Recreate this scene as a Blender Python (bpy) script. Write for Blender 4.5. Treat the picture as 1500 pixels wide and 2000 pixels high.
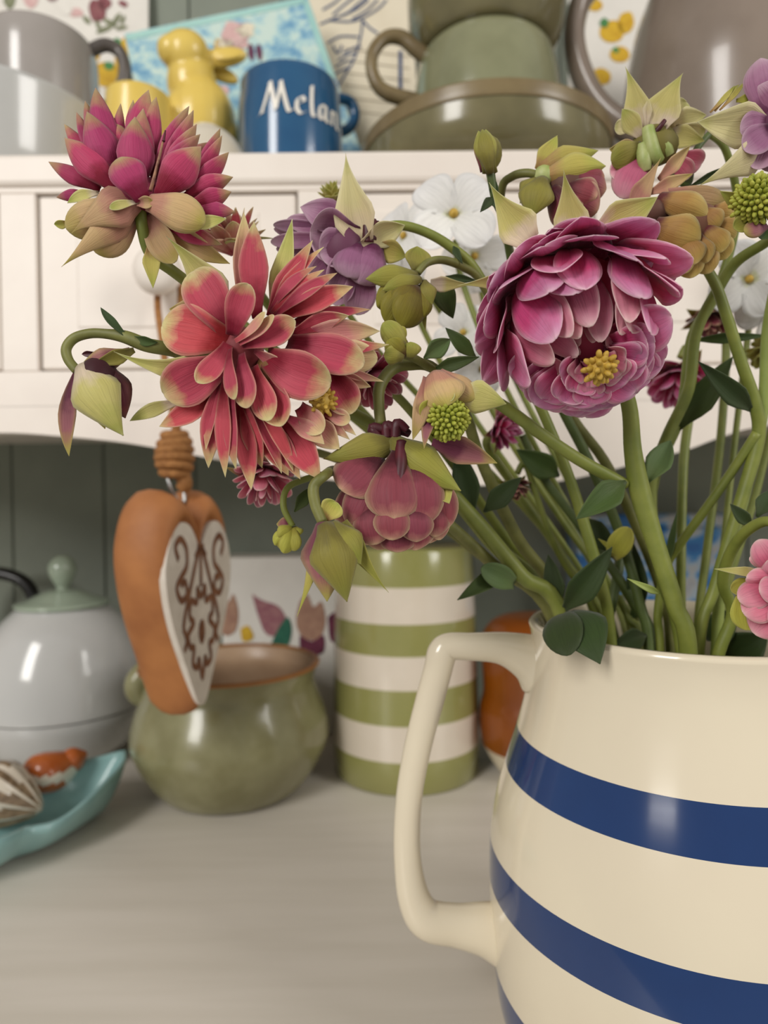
import bpy, math, random
from mathutils import Vector as V, Matrix

for o in list(bpy.data.objects):
    bpy.data.objects.remove(o)
sc = bpy.context.scene
col = sc.collection

# ------------------------------------------------------------------ camera
F = 1315.0                    # focal length in pixels of the 1500x2000 frame
PITCH, ROLL = -0.0168, -0.0101
_cp, _sp, _cr, _sr = math.cos(PITCH), math.sin(PITCH), math.cos(ROLL), math.sin(ROLL)

def at(px, py, d):
    """world point that lies d metres in front of the camera under photo pixel px, py"""
    u, v = (px - 750) / F, (py - 1000) / F
    u, v = u * _cr + v * _sr, -u * _sr + v * _cr
    x, y, z = u * d, d, -v * d
    return V((x, y * _cp - z * _sp, y * _sp + z * _cp))

def on_plane(px, py, z):
    r = at(px, py, 1.0)
    return r * (z / r.z)

cam_d = bpy.data.cameras.new('camera')
cam = bpy.data.objects.new('camera', cam_d)
col.objects.link(cam)
sc.camera = cam
cam_d.sensor_fit = 'VERTICAL'
cam_d.sensor_height = 36
cam_d.lens = F / 2000 * 36
cam_d.clip_start = 0.01
fw = (at(750, 1000, 1)).normalized()
rt = (at(751, 1000, 1) - at(750, 1000, 1)).normalized()
up = rt.cross(fw)
cam.matrix_world = Matrix((rt, up, -fw)).transposed().to_4x4()
cam_d.dof.use_dof = True
cam_d.dof.focus_distance = 0.182
cam_d.dof.aperture_fstop = 10.0

# ------------------------------------------------------------------ light
w = bpy.data.worlds.new('room_light')
sc.world = w
w.use_nodes = True
wb = w.node_tree.nodes['Background']
wb.inputs[0].default_value = (1.0, 0.955, 0.89, 1)
wb.inputs[1].default_value = 0.36

def area(name, loc, target, sx, sy, power, color):
    l = bpy.data.lights.new(name, 'AREA')
    l.shape = 'RECTANGLE'
    l.size, l.size_y, l.energy, l.color = sx, sy, power, color
    o = bpy.data.objects.new(name, l)
    col.objects.link(o)
    o.location = loc
    o.rotation_euler = (V(target) - V(loc)).to_track_quat('-Z', 'Y').to_euler()
    return o
area('daylight_near', (-1.15, -1.35, 0.95), (0, 0.4, 0.05), 0.55, 1.3, 31, (1.0, 0.97, 0.93))
area('daylight_far', (1.9, -1.1, 0.9), (0, 0.4, 0.05), 0.7, 1.2, 24, (1.0, 0.97, 0.93))

sc.view_settings.view_transform = 'Standard'
sc.view_settings.look = 'None'
sc.view_settings.exposure = 0.0
sc.view_settings.gamma = 1
sc.view_settings.use_curve_mapping = False

# ------------------------------------------------------------------ materials
def lin(h):
    if not isinstance(h, str):
        return tuple(h) + (1,)
    h = h.lstrip('#')
    c = [int(h[i:i + 2], 16) / 255 for i in (0, 2, 4)]
    return tuple((x / 12.92 if x <= .04045 else ((x + .055) / 1.055) ** 2.4) for x in c) + (1,)

def newmat(name):
    m = bpy.data.materials.new(name)
    m.use_nodes = True
    nt = m.node_tree
    return m, nt, nt.nodes['Principled BSDF'], nt.nodes, nt.links

def ramp(nd, stops):
    r = nd.new('ShaderNodeValToRGB')
    e = r.color_ramp.elements
    while len(e) < len(stops):
        e.new(0.5)
    for el, (p, c) in zip(e, stops):
        el.position = p
        el.color = lin(c)
    return r

def noise(nd, lk, scale, detail=4, coord='Object', stretch=None):
    tc = nd.new('ShaderNodeTexCoord')
    n = nd.new('ShaderNodeTexNoise')
    n.inputs['Scale'].default_value = scale
    n.inputs['Detail'].default_value = detail
    src = tc.outputs[coord]
    if stretch:
        mp = nd.new('ShaderNodeMapping')
        mp.inputs['Scale'].default_value = stretch
        lk.new(src, mp.inputs['Vector'])
        src = mp.outputs[0]
    lk.new(src, n.inputs['Vector'])
    return n

def plain(name, c1, c2=None, rough=.5, scale=60, bump=0.0, metal=0, stretch=None, coat=0, lo=.35, hi=.65):
    m, nt, b, nd, lk = newmat(name)
    n = noise(nd, lk, scale, 5, stretch=stretch)
    r = ramp(nd, [(lo, c1), (hi, c2 or c1)])
    lk.new(n.outputs['Fac'], r.inputs[0])
    lk.new(r.outputs[0], b.inputs['Base Color'])
    b.inputs['Roughness'].default_value = rough
    b.inputs['Metallic'].default_value = metal
    b.inputs['Coat Weight'].default_value = coat
    b.inputs['Coat Roughness'].default_value = .06
    if bump:
        bp = nd.new('ShaderNodeBump')
        bp.inputs['Strength'].default_value = bump
        bp.inputs['Distance'].default_value = .001
        lk.new(n.outputs['Fac'], bp.inputs['Height'])
        lk.new(bp.outputs[0], b.inputs['Normal'])
    return m

def petal_mat(name, base, mid, tip, edge, p1=.25, p2=.72, edge_amt=.8, edge_w=3.0, rough=.55, trans=.22, back=None):
    """colour runs from the petal's base to its tip, with a paler rim; veins along it"""
    m, nt, b, nd, lk = newmat(name)
    uv = nd.new('ShaderNodeUVMap'); uv.uv_map = 'UVMap'
    sp = nd.new('ShaderNodeSeparateXYZ')
    lk.new(uv.outputs[0], sp.inputs[0])
    n = noise(nd, lk, 260, 3)
    def math_(op, a, bb=None, clamp=False):
        q = nd.new('ShaderNodeMath'); q.operation = op; q.use_clamp = clamp
        for k, s in enumerate((a, bb)):
            if s is None: continue
            if isinstance(s, (int, float)): q.inputs[k].default_value = s
            else: lk.new(s, q.inputs[k])
        return q.outputs[0]
    nn = math_('MULTIPLY', math_('SUBTRACT', n.outputs['Fac'], .5), .35)
    t = math_('ADD', sp.outputs['Y'], nn)
    r = ramp(nd, [(0, base), (p1, base), ((p1 + p2) / 2, mid), (p2, mid), (1.0, tip)])
    lk.new(t, r.inputs[0])
    # rim
    ed = math_('ABSOLUTE', math_('SUBTRACT', math_('MULTIPLY', sp.outputs['X'], 2), 1))
    ed = math_('MULTIPLY', math_('MAXIMUM', math_('POWER', ed, edge_w), math_('POWER', sp.outputs['Y'], edge_w * 3.2)), edge_amt)
    ed = math_('MULTIPLY', ed, math_('ADD', math_('MULTIPLY', sp.outputs['Y'], .9), .1), True)
    mx = nd.new('ShaderNodeMixRGB')
    lk.new(ed, mx.inputs[0]); lk.new(r.outputs[0], mx.inputs[1])
    mx.inputs[2].default_value = lin(edge)
    # veins
    vn = nd.new('ShaderNodeTexNoise')
    vm = nd.new('ShaderNodeMapping'); vm.inputs['Scale'].default_value = (34, 2.2, 1)
    lk.new(uv.outputs[0], vm.inputs[0]); lk.new(vm.outputs[0], vn.inputs['Vector'])
    vn.inputs['Scale'].default_value = 1.0
    vn.inputs['Detail'].default_value = 2
    vr = ramp(nd, [(.3, (.86, .86, .86)), (.62, (1.05, 1.05, 1.05))])
    lk.new(vn.outputs['Fac'], vr.inputs[0])
    mm = nd.new('ShaderNodeMixRGB'); mm.blend_type = 'MULTIPLY'; mm.inputs[0].default_value = .8
    lk.new(mx.outputs[0], mm.inputs[1]); lk.new(vr.outputs[0], mm.inputs[2])
    # each petal a little different
    oi = nd.new('ShaderNodeObjectInfo')
    hs = nd.new('ShaderNodeHueSaturation')
    lk.new(math_('ADD', math_('MULTIPLY', oi.outputs['Random'], .016), .492), hs.inputs['Hue'])
    lk.new(math_('ADD', math_('MULTIPLY', oi.outputs['Random'], .22), .9), hs.inputs['Value'])
    lk.new(mm.outputs[0], hs.inputs['Color'])
    cout = hs.outputs[0]
    lk.new(cout, b.inputs['Base Color'])
    b.inputs['Roughness'].default_value = rough
    b.inputs['Specular IOR Level'].default_value = .3
    b.inputs['Sheen Weight'].default_value = .15
    bp = nd.new('ShaderNodeBump'); bp.inputs['Strength'].default_value = .4; bp.inputs['Distance'].default_value = .0004
    lk.new(vn.outputs['Fac'], bp.inputs['Height']); lk.new(bp.outputs[0], b.inputs['Normal'])
    tr = nd.new('ShaderNodeBsdfTranslucent'); lk.new(cout, tr.inputs[0])
    ms = nd.new('ShaderNodeMixShader'); ms.inputs[0].default_value = trans
    lk.new(b.outputs[0], ms.inputs[1]); lk.new(tr.outputs[0], ms.inputs[2])
    lk.new(ms.outputs[0], nd['Material Output'].inputs['Surface'])
    return m

M = {}
M['magenta'] = petal_mat('magenta_petal', '#8a0f38', '#bd3e6c', '#bca970', '#dba4ae', .28, .66, .5, 9)
M['coral'] = petal_mat('coral_petal', '#8c0f26', '#c54a5a', '#d6cb8a', '#eedcb4', .2, .74, .6, 10)
M['coral_pale'] = petal_mat('pale_coral_petal', '#b8485a', '#d9938a', '#dccb8e', '#ecdcae', .2, .6, .8, 6)
M['rose'] = petal_mat('rose_petal', '#b60a54', '#d8508c', '#e29cc6', '#fbdce6', .10, .60, 1.0, 9, trans=.38)
M['rose_pale'] = petal_mat('pale_rose_petal', '#bc2c62', '#dc7896', '#eaaaba', '#fce6e0', .10, .6, 1.0, 8, trans=.38)
M['dusky'] = petal_mat('dusky_petal', '#4a0b1c', '#8e404c', '#b97a70', '#f0d2a6', .22, .8, 1.0, 8)
M['ochre'] = petal_mat('ochre_petal', '#6a3034', '#b0864a', '#c9ae5e', '#ecd894', .08, .5, .9, 7)
M['mauve'] = petal_mat('mauve_petal', '#64244a', '#a4698c', '#c49eb2', '#dcc0cc', .15, .62, .7, 7)
M['burgundy'] = petal_mat('burgundy_petal', '#3c0a1c', '#561428', '#6e2a34', '#6b5a36', .4, .8, .4)
M['olive'] = petal_mat('olive_petal', '#5a4018', '#7d7024', '#8d8628', '#a8a040', .15, .5, .5)
M['sepal'] = petal_mat('green_sepal', '#dccab0', '#cbc276', '#a8ae4a', '#ece6b4', .18, .6, .75, 8)
M['sepal_y'] = petal_mat('yellow_sepal', '#b9925c', '#bfb25a', '#aab043', '#dcd28c', .15, .6, .5, 4)
M['sepal_p'] = petal_mat('peach_sepal', '#c08874', '#cdab7c', '#b5a64a', '#e0cc96', .3, .7, .6, 7)
M['sepal_m'] = petal_mat('mauve_sepal', '#7d3a50', '#a8686e', '#b3a850', '#c8bd6a', .35, .7, .8, 4)
M['sepal_d'] = petal_mat('dull_sepal', '#7c7434', '#97903e', '#8f9438', '#c3b86a', .15, .6, .6, 4)
M['cream_sepal'] = petal_mat('cream_sepal', '#dfcda8', '#ddd39c', '#b8b856', '#efe6c6', .2, .75, .6, 4)
M['white'] = petal_mat('white_petal', '#d9dcb4', '#f1f0ec', '#f4f3f2', '#f6f6f6', .06, .3, .4, 3, trans=.3)
M['leaf'] = petal_mat('leaf_green', '#4a5a28', '#435624', '#3d4f22', '#5e6c3a', .2, .7, .4, 6, rough=.5, trans=.15)
M['leaf_pale'] = petal_mat('leaf_pale', '#6a7c48', '#607544', '#5a7044', '#788a58', .2, .7, .4, 6, trans=.15)
M['leaf_dark'] = petal_mat('leaf_dark', '#35431c', '#31431b', '#2d3c1a', '#45522c', .2, .7, .4, 6, trans=.1)
M['leaf_yellow'] = petal_mat('leaf_yellow', '#a59d3c', '#b3b048', '#b0ac48', '#cdc66a', .2, .7, .4, 6)
M['stem'] = plain('green_stem', '#6e7830', '#80873a', .5, 120, .2)
M['stem_pale'] = plain('pale_stem', '#88964a', '#95a255', .5, 120, .2)
M['stem_olive'] = plain('olive_stem', '#65662f', '#7a7a3e', .55, 160, .2)
M['stem_dark'] = plain('dark_stem', '#455424', '#53622f', .5, 120, .2)
M['anther'] = plain('yellow_anther', '#ac882c', '#c8a646', .6, 400, .2)
M['anther_green'] = plain('green_anther', '#8b942c', '#b0b246', .6, 300, .2)
M['spur'] = plain('burgundy_spur', '#3c0c18', '#551523', .5, 200)
M['spur_green'] = plain('green_spur', '#8fa053', '#b3b87c', .5, 200)
M['pistil'] = plain('dry_pistil', '#a5785a', '#6b3f36', .6, 500)
M['core'] = plain('flower_core', '#6b3a20', '#7b5a2c', .7, 300)
M['paint'] = plain('white_paint', '#e9e0d6', '#e4dad0', .42, 25, .05)
M['worktop'] = plain('worktop_paint', '#d6cfc4', '#cfc8bc', .38, 9, .08, stretch=(1, 9, 9))
M['sage'] = plain('sage_paint', '#838a7d', '#7b8276', .6, 15, .05)
M['cream_glaze'] = plain('cream_glaze', '#e4d9c0', '#e0d4bc', .16, 18, 0, coat=.4)
M['blue_glaze'] = plain('blue_glaze', '#103264', '#12376c', .14, 25, 0, coat=.4)
M['jar_white'] = plain('jar_white', '#d8cdbd', '#d2c7b6', .18, 30, 0, coat=.4)
M['jar_green'] = plain('jar_green', '#918f58', '#8a8a50', .18, 30, 0, coat=.4)
M['pot'] = plain('olive_pot_glaze', '#8d8a66', '#7a7652', .22, 45, .05, coat=.3)
M['pot_in'] = plain('pot_inside', '#a88d72', '#9c8066', .35, 40)
M['pot_rim'] = plain('pot_rim', '#a06a34', '#8d5a2a', .4, 60)
M['porcelain'] = plain('grey_porcelain', '#c8c8c6', '#c2c3c1', .15, 14, 0, coat=.4)
M['celadon'] = plain('celadon', '#a5b3a0', '#9aa896', .12, 20, 0, coat=.5)
M['teal'] = plain('teal_glaze', '#8fb4b2', '#7fa5a5', .3, 40, .05, coat=.2)
M['terra'] = plain('terracotta', '#b27440', '#9a5f32', .6, 35, .25)
M['heart_white'] = plain('heart_white', '#d9d0c4', '#cfc5b8', .6, 120, .2)
M['carve'] = plain('carved_brown', '#84573a', '#6e442c', .7, 150)
M['twine'] = plain('twine', '#a87440', '#8b5c2e', .8, 300, .4)
M['wire'] = plain('steel_wire', '#c8c8c6', '#b5b5b5', .25, 50, metal=1)
M['black'] = plain('black_glaze', '#0d0d0d', '#151514', .25, 30)
M['amber'] = plain('amber_glaze', '#8a4708', '#7a3c06', .3, 30, coat=.3)
M['stone_cream'] = plain('cream_stoneware', '#d8cdb6', '#cfc3ab', .4, 30)
M['grey_bowl'] = plain('grey_bowl_glaze', '#c2c2bf', '#bbbbb8', .18, 20, 0, coat=.4)
M['grey_mug'] = plain('grey_mug_glaze', '#a29b96', '#99938d', .2, 20, 0, coat=.4)
M['dark_grey'] = plain('dark_grey_glaze', '#5c5550', '#524c48', .3, 30)
M['yellow'] = plain('yellow_glaze', '#e3c766', '#dcbd58', .3, 25, 0, coat=.25)
M['blue_mug'] = plain('blue_mug_glaze', '#25587f', '#1e4f78', .15, 25, 0, coat=.4)
M['letter'] = plain('white_lettering', '#ece7dc', '#e6e0d4', .4)
M['sage_glaze'] = plain('sage_glaze', '#898a6a', '#7e7f60', .16, 40, .03, coat=.4)
M['sage_dark'] = plain('sage_dark_glaze', '#77704f', '#696345', .2, 40, .03, coat=.3)
M['sage_rim'] = plain('sage_rim', '#80704f', '#736344', .3, 60)
M['taupe'] = plain('taupe_glaze', '#8d7f73', '#837569', .25, 30, 0, coat=.25)
M['eggshell'] = plain('cream_dish', '#d3cbbb', '#cdc4b2', .3, 30)
M['card'] = plain('cream_card', '#e3d9c2', '#ddd2ba', .7, 40)
M['ink'] = plain('blue_ink', '#3a527c', '#2f4670', .7, 80)
M['rule'] = plain('ruled_line', '#b7ad98', '#aca28c', .8, 80)
M['white_card'] = plain('white_card', '#e6e2da', '#e0dcd4', .7, 40)
M['lemon'] = plain('lemon_print', '#d9b22e', '#c99c22', .7, 200)
M['lemon_leaf'] = plain('lemon_leaf_print', '#4f8a4a', '#3f7a4a', .7, 200)
M['tul_pink'] = plain('tulip_pink_print', '#a87878', '#8c5060', .7, 150)
M['tul_tan'] = plain('tulip_tan_print', '#b08a72', '#9a7260', .7, 150)
M['tul_green'] = plain('tulip_green_print', '#1f5c4a', '#2b6b52', .7, 150)
M['tul_dark'] = plain('tulip_dark_print', '#5c2038', '#6e2c44', .7, 150)
M['shell_o'] = plain('orange_shell', '#b9622a', '#a04e1c', .25, 60, 0, coat=.3)
M['shell_w'] = plain('white_shell', '#ddd2c2', '#d8ccba', .25, 60, 0, coat=.3)
M['shell_b'] = plain('brown_shell', '#9c8468', '#6f5a44', .5, 160, .3, stretch=(1, 1, 3))
M['rose_print'] = plain('maroon_print', '#7c4048', '#8f5a5c', .7, 200)
M['leaf_print'] = plain('grey_green_print', '#6f7356', '#868a6c', .7, 200)
M['blush_print'] = plain('blush_print', '#d9b9b4', '#cfa6a4', .7, 200)

def blue_floral():
    m, nt, b, nd, lk = newmat('blue_floral_print')
    v = nd.new('ShaderNodeTexVoronoi'); v.inputs['Scale'].default_value = 150
    tc = nd.new('ShaderNodeTexCoord'); lk.new(tc.outputs['Object'], v.inputs['Vector'])
    n = noise(nd, lk, 70, 5)
    n2 = noise(nd, lk, 260, 4)
    r = ramp(nd, [(.36, '#6b9dbe'), (.46, '#8fb9cc'), (.54, '#b2d3d3'), (.62, '#c8dcd4')])
    mx = nd.new('ShaderNodeMath'); mx.operation = 'ADD'
    s = nd.new('ShaderNodeMath'); s.operation = 'MULTIPLY_ADD'
    s.inputs[1].default_value = .45; s.inputs[2].default_value = -.22
    lk.new(n2.outputs['Fac'], s.inputs[0])
    lk.new(n.outputs['Fac'], mx.inputs[0]); lk.new(s.outputs[0], mx.inputs[1])
    lk.new(mx.outputs[0], r.inputs[0])
    lk.new(r.outputs[0], b.inputs['Base Color'])
    b.inputs['Roughness'].default_value = .7
    return m
M['blue_floral'] = blue_floral()
M['mint'] = plain('mint_print', '#a9d3cb', '#9cc9c4', .7, 40)
def blue_scene():
    m, nt, b, nd, lk = newmat('blue_painted_print')
    n = noise(nd, lk, 45, 4)
    r = ramp(nd, [(.36, '#1f5fa0'), (.46, '#2e7ab5'), (.53, '#9fb0bc'), (.6, '#a8a5a2'), (.7, '#4a83b0')])
    lk.new(n.outputs['Fac'], r.inputs[0]); lk.new(r.outputs[0], b.inputs['Base Color'])
    b.inputs['Roughness'].default_value = .35
    return m
M['blue_scene'] = blue_scene()

# ------------------------------------------------------------------ helpers
def tag(o, label=None, cat=None, group=None, kind=None):
    if label: o['label'] = label
    if cat: o['category'] = cat
    if group: o['group'] = group
    if kind: o['kind'] = kind
    return o

def thing(name, label, cat, loc=(0, 0, 0), group=None):
    o = bpy.data.objects.new(name, None)
    col.objects.link(o)
    o.location = loc
    o.empty_display_size = .01
    return tag(o, label, cat, group)

def origin_of(p):
    q = V((0, 0, 0))
    while p is not None:
        q = q + V(p.location)
        p = p.parent
    return q

def mesh(name, verts, faces, mats, parent=None, smooth=True, midx=None, uvs=None, solid=0, sub=0):
    """verts are world coordinates"""
    off = origin_of(parent)
    if parent is None:
        xs = [v[0] for v in verts]; ys = [v[1] for v in verts]; zs = [v[2] for v in verts]
        off = V(((min(xs) + max(xs)) / 2, (min(ys) + max(ys)) / 2, min(zs)))
    me = bpy.data.meshes.new(name)
    me.from_pydata([V(v) - off for v in verts], [], faces)
    if smooth:
        me.polygons.foreach_set('use_smooth', [True] * len(me.polygons))
    if not isinstance(mats, (list, tuple)): mats = [mats]
    for m in mats: me.materials.append(M[m])
    if midx: me.polygons.foreach_set('material_index', midx)
    if uvs:
        ul = me.uv_layers.new(name='UVMap')
        for lp in me.loops:
            ul.data[lp.index].uv = uvs[lp.vertex_index]
    me.update()
    o = bpy.data.objects.new(name, me)
    col.objects.link(o)
    if parent is None: o.location = off
    else: o.parent = parent
    if sub:
        s = o.modifiers.new('sub', 'SUBSURF'); s.levels = s.render_levels = sub
    if solid:
        s = o.modifiers.new('thick', 'SOLIDIFY'); s.thickness = solid; s.offset = 0
    return o

def box(name, x0, x1, y0, y1, z0, z1, mat, parent=None, bev=0.002):
    v = [(x, y, z) for x in (x0, x1) for y in (y0, y1) for z in (z0, z1)]
    f = [(0, 1, 3, 2), (4, 6, 7, 5), (0, 4, 5, 1), (2, 3, 7, 6), (0, 2, 6, 4), (1, 5, 7, 3)]
    o = mesh(name, v, f, mat, parent, smooth=False)
    if bev:
        b = o.modifiers.new('bevel', 'BEVEL'); b.width = bev; b.segments = 2
    return o

def lathe(name, prof, c, mats, parent=None, seg=56, midx=None, warp=None):
    """prof: (radius, z[, material index of the face band above this ring])"""
    vs, fs, mi = [], [], []
    for p in prof:
        for k in range(seg):
            a = 2 * math.pi * k / seg
            q = V((c[0] + p[0] * math.cos(a), c[1] + p[0] * math.sin(a), c[2] + p[1]))
            if warp: q = warp(q, a, p)
            vs.append(q)
    for i in range(len(prof) - 1):
        for k in range(seg):
            k2 = (k + 1) % seg
            fs.append((i * seg + k, i * seg + k2, (i + 1) * seg + k2, (i + 1) * seg + k))
            mi.append(prof[i][2] if len(prof[i]) > 2 else 0)
    return mesh(name, vs, fs, mats, parent, midx=mi)

def smooth_path(pts, n=6):
    """Catmull-Rom through pts (tuples of any length)"""
    out = []
    P = [V(p) if len(p) == 3 else p for p in pts]
    L = len(P)
    for i in range(L - 1):
        p0, p1, p2, p3 = P[max(i - 1, 0)], P[i], P[i + 1], P[min(i + 2, L - 1)]
        for k in range(n):
            t = k / n
            out.append(tuple(.5 * (2 * b + (c - a) * t + (2 * a - 5 * b + 4 * c - d) * t * t + (3 * b - a - 3 * c + d) * t ** 3)
                             for a, b, c, d in zip(p0, p1, p2, p3)))
    out.append(tuple(P[-1]))
    return out

def tube(name, pts, rad, mat, parent=None, seg=10, n=6, flat=1.0, cap=True):
    """pts world points; rad number or list per point"""
    if not isinstance(rad, (list, tuple)): rad = [rad] * len(pts)
    q = smooth_path([tuple(p) + (r,) for p, r in zip(pts, rad)], n)
    vs, fs = [], []
    prev = None
    for i, p in enumerate(q):
        a, b = V(q[max(i - 1, 0)][:3]), V(q[min(i + 1, len(q) - 1)][:3])
        t = (b - a).normalized()
        if prev is None:
            s = t.cross(V((0, 1, 0)))
            if s.length < .1: s = t.cross(V((1, 0, 0)))
        else:
            s = prev - t * prev.dot(t)
        s.normalize(); prev = s
        u = t.cross(s)
        for k in range(seg):
            an = 2 * math.pi * k / seg
            vs.append(V(p[:3]) + s * math.cos(an) * p[3] + u * math.sin(an) * p[3] * flat)
    for i in range(len(q) - 1):
        for k in range(seg):
            k2 = (k + 1) % seg
            fs.append((i * seg + k, i * seg + k2, (i + 1) * seg + k2, (i + 1) * seg + k))
    if cap:
        fs.append(tuple(range(seg))[::-1]); fs.append(tuple((len(q) - 1) * seg + k for k in range(seg)))
    return mesh(name, vs, fs, mat, parent)

def ellipsoid_data(c, r, seg=16, rings=10, axis=None):
    vs, fs = [], []
    rot = V((0, 0, 1)).rotation_difference(V(axis)).to_matrix() if axis is not None else Matrix.Identity(3)
    for i in range(rings + 1):
        th = math.pi * i / rings
        for k in range(seg):
            a = 2 * math.pi * k / seg
            vs.append(V(c) + rot @ V((r[0] * math.sin(th) * math.cos(a), r[1] * math.sin(th) * math.sin(a), r[2] * math.cos(th))))
    for i in range(rings):
        for k in range(seg):
            k2 = (k + 1) % seg
            fs.append((i * seg + k, (i + 1) * seg + k, (i + 1) * seg + k2, i * seg + k2))
    return vs, fs

def merge(parts):
    vs, fs = [], []
    for v, f in parts:
        n = len(vs)
        vs += list(v); fs += [tuple(i + n for i in x) for x in f]
    return vs, fs

def ribbons(name, o, ux, uy, nrm, lines, width, mat, parent=None, lift=.0004, nib=None, warp=None, n=5):
    """flat drawn strokes on a surface: lines are lists of 2D points in the (ux, uy) frame"""
    vs, fs = [], []
    for ln in lines:
        pts = smooth_path([(a, b, 0) for a, b in ln], n) if len(ln) > 2 else [(a, b, 0) for a, b in ln]
        base = len(vs)
        for i, p in enumerate(pts):
            if nib:
                d = V((nib[0], nib[1], 0)) * .5
            else:
                a, b = V(pts[max(i - 1, 0)]), V(pts[min(i + 1, len(pts) - 1)])
                t = (b - a)
                t = t.normalized() if t.length else V((1, 0, 0))
                d = V((-t.y, t.x, 0)) * width * .5
            for s in (-1, 1):
                q = V(p) + d * s
                vs.append(warp(q.x, q.y) if warp else V(o) + V(ux) * q.x + V(uy) * q.y + V(nrm) * lift)
        for i in range(len(pts) - 1):
            fs.append((base + 2 * i, base + 2 * i + 1, base + 2 * i + 3, base + 2 * i + 2))
    return mesh(name, vs, fs, mat, parent, smooth=False, solid=.0003)

def blob(name, o, ux, uy, nrm, pts, mat, parent, lift=.0005):
    """flat printed shape with a smooth outline"""
    q = smooth_path([(a, b, 0) for a, b in pts + [pts[0]]], 4)[:-1]
    vs = [V(o) + V(ux) * p[0] + V(uy) * p[1] + V(nrm) * lift for p in q]
    c = sum(vs, V()) / len(vs)
    fs = [(i, (i + 1) % len(vs), len(vs)) for i in range(len(vs))]
    return mesh(name, vs + [c], fs, mat, parent, smooth=False, solid=.0003)

def interp(keys, v):
    for (a, x), (b, y) in zip(keys, keys[1:]):
        if v <= b:
            t = (v - a) / (b - a)
            t = t * t * (3 - 2 * t) * .5 + t * .5
            return x + (y - x) * t
    return keys[-1][1]

KIND = {      # width at the base, where it is widest, and how it closes to the tip
    'point': (.32, .40, 1.25, 1.0), 'blade': (.32, .50, 1.7, 1.0), 'round': (.3, .66, 2.0, .56), 'spoon': (.2, .70, 2.2, .52),
    'broad': (.45, .60, 2.2, .54), 'long': (.5, .28, 1.0, 1.45), 'leaf': (.1, .40, 1.6, 1.0),
}
def width_at(kind, v):
    w0, vp, p, e = KIND[kind]
    if v < vp:
        t = v / vp
        return w0 + (1 - w0) * (t * t * (3 - 2 * t) * .6 + t * .4)
    x_ = (v - vp) / (1 - vp)
    return max(0.015, (1 - x_ ** p)) ** e

def vmap(i, nv):
    return 1 - (1 - i / (nv - 1)) ** 1.55

def petal(name, P, N, w, kind, mat, parent, cup=.1, ruf=0.0, nu=8, ph=0.0, solid=.00016, fold=0.0):
    nv = len(P)
    vs, uvs, fs = [], [], []
    for i in range(nv):
        t = (P[min(i + 1, nv - 1)] - P[max(i - 1, 0)]).normalized()
        n = N[i] - t * N[i].dot(t)
        n.normalize()
        s = t.cross(n)
        v = vmap(i, nv)
        ww = w * width_at(kind, v)
        for j in range(nu + 1):
            a = 2 * j / nu - 1
            h = cup * ww * (a * a - .35) + fold * ww * abs(a) + ruf * ww * (math.sin(a * 4.2 + ph + v * 5) + .5 * math.sin(a * 9 + ph * 2)) * v * v
            vs.append(P[i] + s * (a * ww * .5) + n * h)
            uvs.append((j / nu, v))
    m = nu + 1
    for i in range(nv - 1):
        for j in range(nu):
            fs.append((i * m + j, i * m + j + 1, (i + 1) * m + j + 1, (i + 1) * m + j))
    return mesh(name, vs, fs, mat, parent, uvs=uvs, solid=solid)

RNG = random.Random(7)

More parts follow.
